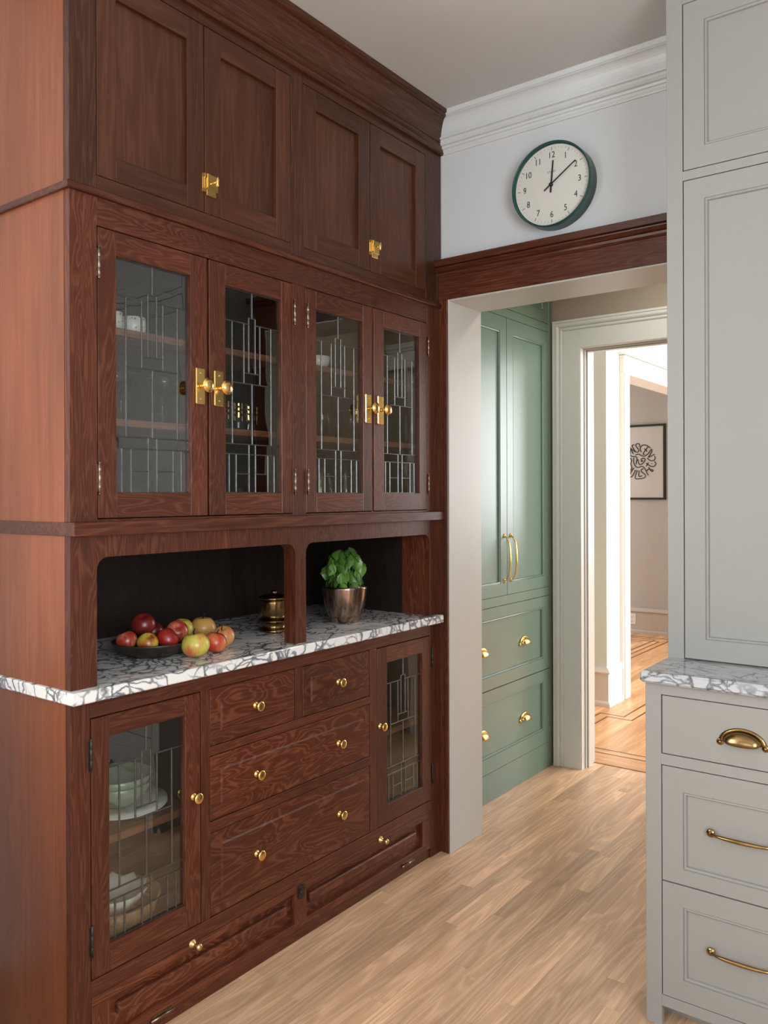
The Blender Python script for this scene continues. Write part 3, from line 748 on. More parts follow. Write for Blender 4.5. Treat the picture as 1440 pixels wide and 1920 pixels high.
# ------------------------------------------------------------------ top cupboard with crown
tcab = thing('top_cupboard', (-.3, .81, 2.136), 'dark brown fir top cupboard with four flat panelled doors below the ceiling', 'cabinet')
fm = MB(FX)
for u0, u1 in ((0, .0740), (.7664, .8242), (1.5158, 1.6255)): fm.box(u0, u1, 2.155, 2.74, -.022, 0, m=0, bev=.0008)
fm.box(.0740, 1.5158, 2.155, 2.1885, -.022, -.0002, m=1); fm.box(.0740, 1.5158, 2.7125, 2.80, -.022, -.0002, m=1)
fm.build('face_frame', [wood('straight_fir', 2, (0.046, .0145, .007), (.056, .018, .0085), (.086, .031, .0155), stretch=20, nscale=1.5, rings=12, dist=.25), CALM[1]], tcab)
sh = MB(); sh.box(-.60, -.0225, .001, 1.622, 2.156, CZ - .002); sh.build('carcass', INNER, tcab)
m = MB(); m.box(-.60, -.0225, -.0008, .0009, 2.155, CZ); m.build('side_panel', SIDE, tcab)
m = MB(); m.sweep([(-.60, 0), (0, 0), (0, 1.6255)], [(-.004, 2.136), (.010, 2.136), (.012, 2.139), (.012, 2.150), (.006, 2.155), (-.004, 2.155)])
m.build('belt_moulding', wood('belt_fir', 1, FD, FM, (.10, .034, .017), rings=8, dist=.2), tcab)
UD = [(.0755, .4165, .132, .3570), (.4185, .7652, .4798, .7030), (.8252, 1.1695, .8859, 1.1060), (1.1715, 1.5148, 1.2295, 1.4510)]
uds = [panel_door(tcab, a, b_, 2.1895, 2.7115, p0, p1, 2.2500, 2.6480) for a, b_, p0, p1 in UD]


def cupboard_catch(parent, yc):
    m = MB(FX); m.box(yc - .0115, yc - .002, 2.246, 2.298, 0, .0035, bev=.0008); m.box(yc - .0115, yc - .002, 2.287, 2.298, .0035, .007); m.box(yc - .0115, yc - .002, 2.246, 2.256, .0035, .007)
    m.build('strike_plate', BRASS, parent)
    m = MB(FX); m.box(yc + .0005, yc + .046, 2.2560, 2.3010, 0, .0035, bev=.0008); m.box(yc + .004, yc + .038, 2.2400, 2.2560, 0, .0035, bev=.0008)
    m.box(yc + .0, yc + .009, 2.258, 2.298, .0035, .012, bev=.001)
    m.lathe([(.0045, 0), (.0030, .004), (.0030, .012), (.0050, .015), (.0050, .019), (0, .020)], (.0035, yc + .026, 2.2790), 'x', 14)
    m.lathe([(0, -.0155), (.0032, -.013), (.0045, -.007), (.0050, 0), (.0045, .007), (.0032, .013), (0, .0155)], (.0225, yc + .026, 2.2790), 'z', 14)
    m.build('turn_catch', BRASS, parent)


cupboard_catch(uds[1], .4190); cupboard_catch(uds[3], 1.1720)
m = MB()
hp = [(-.004, 2.741), (.013, 2.741), (.017, 2.746), (.017, 2.755), (.012, 2.764), (.009, 2.775), (.010, 2.783), (.014, 2.785), (.014, 2.790)]
for i in range(9):
    t = i / 8; hp.append((.016 + .042 * (1 - math.cos(t * PI / 2)) ** .9, 2.792 + .070 * math.sin(t * PI / 2)))
hp += [(.064, 2.864), (.064, 2.869), (.070, 2.872), (.070, CZ - .0005), (-.004, CZ - .0005)]
m.sweep([(-.60, 0), (0, 0), (0, 1.6255)], hp)
m.build('crown_moulding', wood('crown_fir', 1, CD, CM, (.080, .029, .0145), stretch=20, rings=12, dist=.2), tcab)

# ------------------------------------------------------------------ right-hand painted units
rb = thing('drawer_cabinet', (1.5, 1.34, 0), 'pale stone grey painted drawer cabinet with brass cup pull and bar pulls, at the right', 'cabinet')
YF, YB = 1.055, 1.628
XL, XR = 1.012, 2.30
FYR = lambda u, v, w: Vector((u, YF - w, v))
m = MB(FYR)
m.box(XL, 1.0535, 0, .906, -.02, 0, bev=.0008); m.box(1.4570, 1.50, 0, .906, -.02, 0); m.box(2.26, XR, 0, .906, -.02, 0)
m.box(1.0535, 2.26, .8750, .906, -.02, 0); m.box(1.0535, 2.26, .6910, .7190, -.02, 0); m.box(1.0535, 2.26, .055, .0840, -.02, 0)
m.build('face_frame', PAINT, rb)
m = MB(); m.box(XL, XL + .02, YF + .02, YB, 0, .906); m.box(XR - .02, XR, YF + .02, YB, 0, .906); m.box(XL + .02, XR - .02, YF + .0215, YB, .06, .906); m.box(XL + .02, XR - .02, YF + .075, YF + .095, 0, .06)
m.build('carcass', PAINT, rb)


def moulded_front(parent, FR, u0, u1, v0, v1, mg=None, name='drawer', mat=PAINT, bead=.009, deep=.008, back=-.018):
    """slab front; mg=(p0,p1,q0,q1) gives a recessed panel with an inner bead"""
    d = MB(FR); u0 += .0008; u1 -= .0008; v0 += .0006; v1 -= .0010
    if mg is None:
        d.box(u0, u1, v0, v1, back, 0, bev=.001); return d.build(name, mat, parent)
    p0, p1, q0, q1 = mg
    d.box(u0, p0, v0, v1, back, 0); d.box(p1, u1, v0, v1, back, 0); d.box(p0, p1, v0, q0, back, 0); d.box(p0, p1, q1, v1, back, 0)
    # moulding ring: quirk, rounded bead, then down to the panel
    k_ = bead / .009; rr_ = [(0, 0), (.0003, -.0026), (.0012, -.0028), (.0022 * k_, -.0010), (.0042 * k_, -.0003), (.0062 * k_, -.0010), (.0080 * k_, -.0034), (.0088 * k_, -deep), (bead, back), (0, back)]
    rings = [[d.bm.verts.new(FR(a, b_, w_)) for a, b_ in ((p0 + e, q0 + e), (p1 - e, q0 + e), (p1 - e, q1 - e), (p0 + e, q1 - e))] for e, w_ in rr_]
    for r0, r1 in zip(rings, rings[1:] + rings[:1]):
        for i in range(4):
            j = (i + 1) % 4; d.bm.faces.new((r0[i], r0[j], r1[j], r1[i]))
    o = d.build(name, mat, parent)
    p = MB(FR); p.box(p0 + bead, p1 - bead, q0 + bead, q1 - bead, back, -deep); p.build('panel', mat, o)
    return o


def cup_pull(parent, FR, uc, vc, W=.121, mat=BRASSD, H=.034):
    """half-dome bin pull with a flange and two ears; vc = lower lip"""
    m = MB(); n = 20; hw = W * .385; prj = .024
    rows = []
    for i in range(7):
        a = i / 6 * PI / 2
        rows.append([(uc + hw * math.cos(t) * (1 - .0 * i) * (math.cos(a) ** .0) * 1.0 * (1 - .14 * (1 - math.cos(a))), vc + H * math.sin(t) * math.cos(a * 1.07), .002 + prj * math.sin(a) * (math.sin(t) ** .45)) for t in [PI * k / n for k in range(n + 1)]])
    V = [[m.bm.verts.new(FR(*p)) for p in r] for r in rows]
    for a, b_ in zip(V[:-1], V[1:]):
        for k in range(n):
            f = m.bm.faces.new((a[k], a[k + 1], b_[k + 1], b_[k])); f.smooth = True
    # flange arch
    for i in range(n):
        t0, t1 = PI * i / n, PI * (i + 1) / n
        def q(t, e, w_): return FR(uc + (hw + e) * math.cos(t), vc + (H + e * .8) * math.sin(t), w_)
        vs = [m.bm.verts.new(p) for p in (q(t0, -.001, 0), q(t0, .010, 0), q(t1, .010, 0), q(t1, -.001, 0), q(t0, -.001, .0045), q(t0, .010, .0025), q(t1, .010, .0025), q(t1, -.001, .0045))]
        for f in ((4, 5, 6, 7), (1, 2, 6, 5), (3, 0, 4, 7)): m.bm.faces.new([vs[k_] for k_ in f]).smooth = True
    bmesh.ops.remove_doubles(m.bm, verts=m.bm.verts, dist=1e-6)
    o = m.build('cup_pull', mat, parent)
    mod = o.modifiers.new('wall', 'SOLIDIFY'); mod.thickness = .0012
    for sg in (-1, 1):
        e = MB(); c = FR(uc + sg * (hw + .007), vc - .003, 0); c2 = FR(uc + sg * (hw + .007), vc - .003, 1) - c
        ax = 'x' if abs(c2.x) > .5 else '-y'
        e.lathe([(0, 0), (.0085, 0), (.0085, .0018), (.0070, .0030), (.0042, .0032), (.0042, .0040), (.0030, .0062), (0, .0068)], c, ax, 18)
        e.build('screw_ear', mat, o)
    return o


def bar_pull(parent, FR, p0, p1, vert=False, r=.0045, stand=.017, mat=BRASSD):
    """bowed bar between two round feet. p0,p1 = (u,v) of the feet"""
    m = MB(); pts = []; rs = []
    for i in range(17):
        t = i / 16
        u = p0[0] + (p1[0] - p0[0]) * t; v = p0[1] + (p1[1] - p0[1]) * t
        s_ = math.sin(PI * t); w_ = .004 + stand * min(1, (s_ ** .27))
        if 0 < i < 16: t2 = .045 + .91 * t; u = p0[0] + (p1[0] - p0[0]) * t2; v = p0[1] + (p1[1] - p0[1]) * t2
        pts.append(FR(u, v, w_)); rs.append(r * (.75 + .45 * s_))
    m.tube(pts, r, 12, rs=rs)
    o = m.build('bar_pull', mat, parent)
    for p in (p0, p1):
        c = FR(p[0], p[1], 0); ax = 'x' if abs((FR(p[0], p[1], 1) - c).x) > .5 else '-y'
        MB().lathe([(0, 0), (.0105, 0), (.0108, .002), (.0090, .004), (.0062, .0045), (.0050, .0060), (.0040, .0080), (0, .0085)], c, ax, 22).build('rosette', mat, o)
    return o


for (u0, u1) in ((1.0555, 1.4550), (1.502, 2.258)):
    uc = (u0 + u1) / 2
    d1 = moulded_front(rb, FYR, u0, u1, .7205, .8735); cup_pull(d1, FYR, uc + .001, .7800, H=.030)
    d2 = moulded_front(rb, FYR, u0, u1, .3875, .6895, (u0 + .054, u1 - .054, .4270, .6280)); bar_pull(d2, FYR, (uc - .076, .5400), (uc + .076, .5400))
    d3 = moulded_front(rb, FYR, u0, u1, .0855, .3855, (u0 + .054, u1 - .054, .1390, .3290)); bar_pull(d3, FYR, (uc - .076, .2380), (uc + .076, .2380))

m = MB(); m.box(1.004, XR, 1.030, YB, .906, .936, bev=.006)
tag(m.build('marble_worktop', MARBLE2), 'grey veined marble worktop with rounded edge on the pale painted drawer cabinet', 'worktop')

ru = thing('wall_cupboard', (1.5, 1.44, .936), 'tall pale stone grey painted cupboard standing on the right marble worktop', 'cabinet')
YU = 1.25
FYU = lambda u, v, w: Vector((u, YU - w, v))
m = MB(FYU)
m.box(1.009, 1.0540, .936, CZ, -.02, 0, bev=.0008); m.box(2.26, XR, .936, CZ, -.02, 0)
m.box(1.054, 2.26, 2.2865, 2.3125, -.02, 0); m.box(1.054, 2.26, 2.785, CZ, -.02, 0)
m.build('face_frame', PAINT, ru)
m = MB(); m.box(1.009, 1.029, YU + .02, YB - .03, .936, CZ - .002); m.box(XR - .02, XR, YU + .02, YB - .03, .936, CZ - .002); m.box(1.029, XR - .02, YU + .0215, YB - .03, .937, CZ - .002)
m.build('carcass', PAINT, ru)
for (u0, u1) in ((1.0562, 1.6560), (1.6580, 2.2575)):
    a = moulded_front(ru, FYU, u0, u1, .9400, 2.2848, (u0 + .0570, u1 - .057, .9965, 2.2270), name='door')
    b2 = moulded_front(ru, FYU, u0, u1, 2.3145, 2.7835, (u0 + .0570, u1 - .057, 2.3735, 2.7245), name='door')

# ------------------------------------------------------------------ unseen painted cabinet run, added to shade the lower panels
sk = thing('added_shade_cabinet', (-.3, -1.55, 0), 'pale painted cabinet run, unseen, added under the left window to block low light', 'cabinet')
FS = lambda u, v, w: Vector((-.01 + w, u, v))
m = MB(); m.box(-.598, -.032, -2.65, -.46, .10, .904); m.box(-.598, -.09, -2.65, -.46, 0, .10); m.build('carcass', PAINT, sk)
m = MB(FS); m.box(-2.65, -.46, .875, .904, -.02, 0); m.box(-2.65, -.46, .10, .128, -.02, 0)
for u in (-2.65, -2.11, -1.57, -1.03, -.50): m.box(u, u + .04, .128, .875, -.02, 0)
m.build('face_frame', PAINT, sk)
for u in (-2.608, -2.068, -1.528, -.988):
    t = moulded_front(sk, FS, u, u + .486, .130, .873, (u + .055, u + .431, .19, .815), name='door')
    knob(t, u + .45, .60, -.01)
m = MB(); m.box(-.598, .015, -2.665, -.44, .905, .936, bev=.004)
tag(m.build('marble_worktop', MARBLE2), 'pale marble worktop of the unseen cabinet run added to block low light', 'worktop')

# ------------------------------------------------------------------ sage green pantry cupboard
gp = thing('pantry_cupboard', (-.4, 2.35, 0), 'sage green pantry cupboard with tall doors over deep drawers, seen through the opening', 'cabinet')
GX = -.105
FG = lambda u, v, w: Vector((GX + w, u, v))
m = MB(FG)
m.box(1.862, 1.879, 0, 2.6, -.02, 0); m.box(2.8065, 2.837, 0, 2.6, -.02, 0, bev=.001)
m.box(1.879, 2.8065, 0, .1300, -.02, -.0003); m.box(1.879, 2.8065, .8860, .9290, -.02, -.0003); m.box(1.879, 2.8065, 2.2425, 2.2830, -.02, -.0003)
m.build('face_frame', GREEN, gp)
m = MB(); m.box(-.69, GX - .0215, 1.862, 2.837, 0, 2.598); m.build('carcass', GREEN, gp)
for (u0, u1) in ((1.8805, 2.3525), (2.3555, 2.8050)):
    t = moulded_front(gp, FG, u0, u1, .9305, 2.2410, (u0 + .060, u1 - .060, .9880, 2.1720), name='door', mat=GREEN, bead=.010, deep=.010)
    moulded_front(gp, FG, u0, u1, 2.2850, 2.5950, (u0 + .060, u1 - .060, 2.345, 2.56), name='door', mat=GREEN, bead=.010, deep=.010)
    ux = 2.3275 if u0 < 2 else 2.3900
    bar_pull(t, FG, (ux, .9970), (ux, 1.2100), r=.0042, stand=.028, mat=BRASS)
for (z0, z1, q0, q1, kz) in ((.5105, .8845, .5695, .8300, .690), (.1315, .5080, .2030, .4545, .316)):
    t = moulded_front(gp, FG, 1.8805, 2.8050, z0, z1, (1.955, 2.7320, q0, q1), mat=GREEN, bead=.010, deep=.010)
    for uu in (2.130, 2.545): cup_pull(t, lambda u, v, w: Vector((GX - .008 + w, u, v)), uu, kz - .015, W=.108, mat=BRASS, H=.027)

# unseen fixture and fill lamp, added to brighten the pantry
cl = thing('added_ceiling_light', (.60, 2.35, 2.55), 'round ceiling fixture, unseen, added to brighten the pantry passage', 'light')
m = MB(); m.lathe([(0, 2.60), (.16, 2.60), (.16, 2.585), (.145, 2.575), (0, 2.575)], (.60, 2.35, 0), 'z', 40); m.build('brass_base', BRASSA, cl)
pl_ = bpy.data.lights.new('pantry_fill_lamp', 'AREA'); pl_.shape = 'DISK'; pl_.size = .26; pl_.energy = 3.6; pl_.color = (1.0, .93, .84)
po = bpy.data.objects.new('pantry_fill_lamp', pl_); COL.objects.link(po); po.location = (.60, 2.35, 2.570)

# ------------------------------------------------------------------ wall clock
CC = Vector((.4945, 0, 2.5035))
ck = thing('wall_clock', (CC.x, 1.63, CC.z), 'round wall clock with dark green rim and pale face above the doorway', 'clock')
yb = 1.63
m = MB(); m.lathe([(.1400, 0), (.1500, 0), (.1500, .060), (.1490, .063), (.1465, .063), (.1455, .061), (.1448, .044), (.1400, .044), (.1400, 0)], (CC.x, yb, CC.z), '-y', 96)
m.build('rim', CLOCKG, ck)
m = MB(); m.lathe([(0, .0), (.1420, .0), (.1420, .0455), (0, .0455)], (CC.x, yb, CC.z), '-y', 96, smooth=False)
face = m.build('face', CLOCKW, ck)
yf = yb - .0455
for i in range(60):
    a = 2 * PI * i / 60; big = i % 5 == 0
    r1 = .1345; r0 = r1 - (.0115 if big else .0055); hw = .0009 if big else .0005
    d = Vector((math.sin(a), 0, math.cos(a))); t = Vector((math.cos(a), 0, -math.sin(a)))
    m = MB(); pts = [CC + d * r + t * s_ + Vector((0, yf - e, 0)) for r in (r0, r1) for s_ in (-hw, hw) for e in (-.0003, .0004)]
    vs = [m.bm.verts.new(p) for p in pts]
    for f in ((0, 1, 3, 2), (4, 6, 7, 5), (0, 4, 5, 1), (2, 3, 7, 6), (0, 2, 6, 4), (1, 5, 7, 3)): m.bm.faces.new([vs[k_] for k_ in f])
    m.build('minute_mark', BLACK if big else GREYK, face)


def text_mesh(name, s_, loc, size, mat, parent, off=-.0, ext=.0003, xs=.86):
    c = bpy.data.curves.new(name, 'FONT'); c.body = s_; c.size = size; c.align_x = 'CENTER'; c.align_y = 'CENTER'; c.extrude = ext; c.offset = off; c.resolution_u = 3
    t = bpy.data.objects.new(name + '_tmp', c); COL.objects.link(t); bpy.context.view_layer.update()
    me = bpy.data.meshes.new_from_object(t); bpy.data.objects.remove(t)
    me.transform(Matrix.Diagonal((xs, 1, 1, 1))); me.transform(Matrix.Rotation(PI / 2, 4, 'X'))
    me.materials.clear(); me.materials.append(mat)
    o = bpy.data.objects.new(name, me); COL.objects.link(o); o.parent = parent; o.location = Vector(loc) - world_of(parent); ORG[o.name] = Vector(loc)
    return o


for h in range(1, 13):
    a = 2 * PI * h / 12; R = .1055
    text_mesh('numeral', str(h), (CC.x + R * math.sin(a), yf - .0003, CC.z + R * math.cos(a)), .0315, BLACK, face, off=.0)
text_mesh('maker_lettering', 'JONES', (CC.x, yf - .0003, CC.z + .047), .0095, GREYK, face, xs=1.25)


def hand(name, ang, L_, tail, w_, yy_):
    a = math.radians(ang); d = Vector((math.sin(a), 0, math.cos(a))); t = Vector((math.cos(a), 0, -math.sin(a)))
    m = MB(); pts = [CC + d * r + t * s_ + Vector((0, yy_ - e, 0)) for r, ww in ((-tail, w_), (L_, w_ * .8)) for s_ in (-ww, ww) for e in (0, .0009)]
    vs = [m.bm.verts.new(p) for p in pts]
    for f in ((0, 1, 3, 2), (4, 6, 7, 5), (0, 4, 5, 1), (2, 3, 7, 6), (0, 2, 6, 4), (1, 5, 7, 3)): m.bm.faces.new([vs[k_] for k_ in f])
    m.build(name, BLACK, ck)


hand('hour_hand', 5, .085, .028, .0030, yf - .004); hand('minute_hand', 55.5, .113, .032, .0024, yf - .007)
MB().lathe([(0, 0), (.006, 0), (.006, .010), (0, .0105)], (CC.x, yf, CC.z), '-y', 20).build('hub', BLACK, ck)

# ------------------------------------------------------------------ apples, bowl, canister, basil
def apple(x, y, z, r, mat, label, tilt=(0, 0), group=None, stem=True, squash=.92):
    t = thing('apple', (x, y, z - r * squash), label, 'apple', group)
    m = MB(); pr = []
    for i in range(17):
        a = PI * i / 16
        rr_ = math.sin(a) * (1.0 + .06 * math.cos(a)); h = -math.cos(a)
        dip = .30 * math.exp(-(rr_ / .33) ** 2)
        h = h + (dip * .55 if h < 0 else -dip)
        pr.append((0 if i in (0, 16) else rr_ * r, h * r * squash))
    m.lathe(pr, (x, y, z), 'z', 28)
    R = Matrix.Rotation(tilt[0], 4, 'X') @ Matrix.Rotation(tilt[1], 4, 'Y'); c = Vector((x, y, z))
    for v in m.bm.verts: v.co = c + R @ (v.co - c)
    m.build('skin', mat, t)
    if stem:
        p0 = Vector((0, 0, r * squash * .66)); p1 = Vector((r * .06, 0, r * squash * 1.0)); p2 = Vector((r * .16, r * .04, r * squash * 1.22))
        m = MB(); m.tube([c + R @ p for p in (p0, p1, p2)], r * .05, 6); m.build('stem', INNER, t)
    return t


apple(-.085, .452, .936 + .0385, .0405, AP['green'], 'large green apple with an orange blush, frontmost on the marble', (.12, -.1))
apple(-.098, .538, .936 + .0320, .0345, AP['red'], 'red orange apple on the marble, right of the large green apple', (-.15, .1))
apple(-.155, .622, .936 + .0320, .0345, AP['pink'], 'pinkish yellow apple at the right end of the loose apples', (.5, .2))
apple(-.300, .665, .936 + .0385, .0425, AP['orange'], 'broad orange yellow apple standing behind the large green apple', (0, 0))
bw = MB(); bx_, by_ = -.220, .405
bw.lathe([(0, 0), (.060, 0), (.068, .003), (.095, .018), (.112, .036), (.117, .044), (.114, .045), (.108, .037), (.090, .021), (.062, .009), (0, .008)], (bx_, by_, .936), 'z', 56)
tag(bw.build('fruit_bowl', BOWLW), 'shallow dark wooden bowl of apples at the left end of the niche', 'bowl')
apple(-.172, .352, .9850, .0300, AP['half'], 'half yellow half dark red apple at the bowl front', (.3, .5), stem=False)
apple(-.165, .418, .9860, .0335, AP['crimson'], 'glossy crimson apple at the middle of the bowl front', (-.9, .5), stem=False)
apple(-.240, .330, .9870, .0310, AP['stripe'], 'dull orange red apple at the left rim of the bowl', (.2, -.3), stem=False)
apple(-.245, .392, 1.0260, .0350, AP['dark'], 'dark maroon apple on top of the others in the bowl', (.4, .3), stem=False)
apple(-.210, .488, .9960, .0335, AP['stripe'], 'pink red streaked apple at the right rim of the bowl', (.6, .8), stem=False)
apple(-.296, .465, .9900, .0330, AP['dark'], 'shadowed red apple at the back of the bowl', (0, .3), stem=False)
apple(-.275, .560, .9900, .0340, AP['yellow'], 'small yellow green apple just behind the right of the bowl', (0, .1), stem=False)

cn = thing('brass_canister', (-.235, .925, .936), 'lidded brass canister on a stepped foot, half hidden behind the middle post', 'canister')
m = MB(); m.lathe([(0, 0), (.050, 0), (.051, .004), (.050, .009), (.042, .013), (.040, .018), (.041, .030), (.050, .035), (.056, .037), (.054, .041), (.046, .044), (.040, .050), (.039, .056), (.044, .064), (.047, .080), (.048, .100), (.047, .112), (0, .112)], (-.235, .925, .936), 'z', 40)
m.build('body', BRASSD, cn)  # darker brass on body and lid carries the canister's shadow as colour
m = MB(); m.lathe([(0, .112), (.053, .112), (.054, .115), (.052, .119), (.047, .122), (.040, .124), (.018, .127), (.010, .130), (.012, .135), (.008, .140), (0, .141)], (-.235, .925, .936), 'z', 40)
m.build('lid', BRASSD, cn)

PX, PY = -.165, 1.222
bp_ = thing('potted_basil', (PX, PY, .936), 'bushy green basil plant in a brushed bronze metal pot in the niche', 'plant')
m = MB(); m.lathe([(a * 1.07, b_ * 1.03) for a, b_ in [(0, 0), (.040, 0), (.045, .002), (.053, .016), (.062, .038), (.070, .064), (.0755, .092), (.0785, .122), (.0790, .131), (.0772, .131), (.0760, .118), (.0700, .075), (0, .070)]], (PX, PY, .936), 'z', 56)
m.build('pot', POTM, bp_)
m = MB(); m.lathe([(0, .112), (.070, .112), (.0758, .110), (.074, .100), (0, .100)], (PX, PY, .936), 'z', 32); m.build('soil', SOIL, bp_)


def leaf_mesh(L_, W_, cup, droop):
    m = MB(); nu, nv = 7, 5; V = []
    for i in range(nu):
        t = i / (nu - 1); wd = W_ * (math.sin(PI * min(1, t ** .8 * .97 + .015)) ** .75)
        V.append([m.bm.verts.new((s_ * wd, L_ * t, cup * (abs(s_) ** 1.6) * wd * -1.0 - droop * t * t * L_ + .0015 * math.sin(9 * t) * abs(s_))) for s_ in (-1, -.5, 0, .5, 1)])
    for a, b_ in zip(V[:-1], V[1:]):
        for k_ in range(nv - 1):
            f = m.bm.faces.new((a[k_], a[k_ + 1], b_[k_ + 1], b_[k_])); f.smooth = True
    me = bpy.data.meshes.new('leaf'); bmesh.ops.recalc_face_normals(m.bm, faces=m.bm.faces); m.bm.to_mesh(me); m.bm.free(); me.materials.append(LEAF)
    return me


LM = [leaf_mesh(.056, .0240, .55, .35), leaf_mesh(.050, .0220, .75, .5), leaf_mesh(.042, .0185, .6, .2), leaf_mesh(.062, .0260, .5, .6)]
rs_ = random.Random(11); st = MB()
top = []
for i in range(26):
    a = 2 * PI * i * .618; q = math.sqrt((i + .5) / 26); r0 = .052 * q; r1 = .072 * q; h = .045 + .115 * math.sqrt(max(0, 1 - q * q * .92)) + rs_.uniform(-.012, .012)
    p0 = Vector((PX + r0 * math.cos(a), PY + r0 * math.sin(a), 1.045)); p1 = Vector((PX + r1 * math.cos(a), PY + r1 * math.sin(a), 1.045 + h))
    st.tube([p0, (p0 + p1) / 2 + Vector((0, 0, .004)), p1], .0017, 6); top.append((p0, p1, a))
st.build('stems', STEM, bp_)


def put_leaf(p, az, pitch, roll, me, sc=1.0):
    o = bpy.data.objects.new('leaf', me); COL.objects.link(o); o.parent = bp_
    o.matrix_local = Matrix.Translation(p - Vector((PX, PY, .936))) @ Matrix.Rotation(az, 4, 'Z') @ Matrix.Rotation(pitch, 4, 'X') @ Matrix.Rotation(roll, 4, 'Y') @ Matrix.Scale(sc, 4)


for p0, p1, a in top:
    for lv, tt in enumerate((.55, 1.0)):
        p = p0.lerp(p1, tt)
        for kk in range(3 if lv else 2):
            # leaves lean outwards and hang, as on a full round plant
            az = a - PI / 2 + (kk - 1) * 1.5 + rs_.uniform(-.35, .35)
            q = math.hypot(p.x - PX, p.y - PY) / .072
            put_leaf(p, az, -.25 - .75 * q + rs_.uniform(-.3, .35), rs_.uniform(-.6, .6), rs_.choice(LM), rs_.uniform(.60, 1.0))

# ------------------------------------------------------------------ crockery and glasses behind the leaded doors
S1, S2, S3, SB = 1.838, 1.602, 1.3400, .534


def mug(x, y, z, label, g, r=.034, h=.050):
    t = thing('mug', (x, y, z), label, 'mug', g)
    m = MB(); m.lathe([(0, 0), (r * .7, 0), (r * .92, h * .12), (r, h * .5), (r * .97, h), (r * .90, h), (r * .92, h * .5), (r * .8, h * .15), (0, h * .1)], (x, y, z), 'z', 28); m.build('body', MUGM, t)
    m = MB(); m.tube([(x - r * .9 - .02 * math.sin(PI * k_ / 8), y, z + h * .2 + h * .6 * k_ / 8) for k_ in range(9)], .003, 8); m.build('handle', CERAM, t)
    return t


MUGM, nt, b = new_mat('white_glaze_grey_sprigs'); b.inputs['Roughness'].default_value = .25
tc = nt.nodes.new('ShaderNodeTexCoord'); vv = nt.nodes.new('ShaderNodeTexVoronoi'); vv.inputs['Scale'].default_value = 95
nt.links.new(tc.outputs['Object'], vv.inputs['Vector']); rr = nt.nodes.new('ShaderNodeValToRGB')
rr.color_ramp.elements[0].color = (.12, .12, .11, 1); rr.color_ramp.elements[0].position = .20; rr.color_ramp.elements[1].color = (.80, .78, .73, 1); rr.color_ramp.elements[1].position = .27
nt.links.new(vv.outputs['Distance'], rr.inputs[0]); nt.links.new(rr.outputs[0], b.inputs['Base Color'])
mug(-.115, .190, S1, 'white mug with grey sprigs, nearest the hinges on the top shelf', 'sprigged mugs on the top shelf')
mug(-.125, .272, S1, 'white mug with grey sprigs, second from the hinges on the top shelf', 'sprigged mugs on the top shelf')


def lathe_thing(name, prof, x, y, z, mat, label, cat, group=None, seg=32):
    m = MB(); m.lathe(prof, (x, y, z), 'z', seg)
    o = m.build(name, mat); tag(o, label, cat, group); return o


coupe = [(0, 0), (.032, 0), (.032, .002), (.006, .006), (.0035, .012), (.0035, .072), (.006, .080), (.020, .088), (.040, .108), (.046, .130), (.0445, .130), (.038, .109), (.018, .090), (0, .086)]
tum = lambda r, h: [(0, 0), (r * .82, 0), (r * .86, .004), (r, h), (r * .95, h), (r * .80, .010), (0, .010)]
for i, (x, y) in enumerate(((-.13, .215), (-.22, .300), (-.12, .365))):
    lathe_thing('coupe_glass', coupe, x, y, S2, GLASS, ('clear coupe glass nearest the hinges on the middle shelf', 'clear coupe glass at the back of the three', 'clear coupe glass nearest the first brass knob')[i], 'glass', 'coupe glasses on the middle shelf')
for i, (x, y) in enumerate(((-.115, .590), (-.125, .655), (-.165, .735))):
    t = thing('patterned_tumbler', (x, y, S2), ('gold patterned glass tumbler, left of the three on the middle shelf', 'gold patterned glass tumbler, middle of the three on the middle shelf', 'gold patterned glass tumbler, right of the three on the middle shelf')[i], 'glass', 'gold patterned tumblers')
    m = MB(); m.lathe(tum(.030, .088), (x, y, S2), 'z', 28); m.build('glass_body', GLASS, t)
    m = MB()
    for k_ in range(36):
        if k_ % 2: continue
        a0, a1 = 2 * PI * k_ / 36, 2 * PI * (k_ + .8) / 36
        for z0, z1 in (((.030, .044), (.052, .060), (.066, .084)) if k_ % 4 else ((.040, .056), (.062, .070), (.076, .084))):
            vs = [m.bm.verts.new((x + .0308 * math.cos(a), y + .0308 * math.sin(a), S2 + z)) for a, z in ((a0, z0), (a1, z0), (a1, z1), (a0, z1))]; m.bm.faces.new(vs)
    bmesh.ops.solidify(m.bm, geom=m.bm.faces[:], thickness=.0008) if False else None
    o = m.build('gilding', BRASSA, t); mo = o.modifiers.new('t', 'SOLIDIFY'); mo.thickness = .0006
big = [(0, 0), (.045, 0), (.047, .003), (.052, .07), (.060, .125), (.0585, .125), (.050, .07), (.044, .008), (0, .008)]
hi = lambda r, h: [(0, 0), (r, 0), (r, h), (r * .94, h), (r * .94, .01), (0, .01)]
for i, (x, y, s_, lb) in enumerate(((-.16, .190, .85, 'green tinted glass vase at the left end of the cabinet floor'), (-.20, .330, .8, 'green tinted glass vase behind the first glass door centre'))):
    lathe_thing('glass_vase', [(r * s_, h * s_) for r, h in big], x, y, S3, GLASSG, lb, 'vase', 'glass vases on the cabinet floor')
for i, (x, y, h) in enumerate(((-.11, .60, .085), (-.13, .665, .10), (-.20, .74, .09))):
    lathe_thing('highball_glass', hi(.026, h), x, y, S3, GLASS, ('clear straight glass at left behind the second door', 'clear straight glass in the middle behind the second door', 'clear straight glass at right behind the second door')[i], 'glass', 'straight glasses on the cabinet floor')
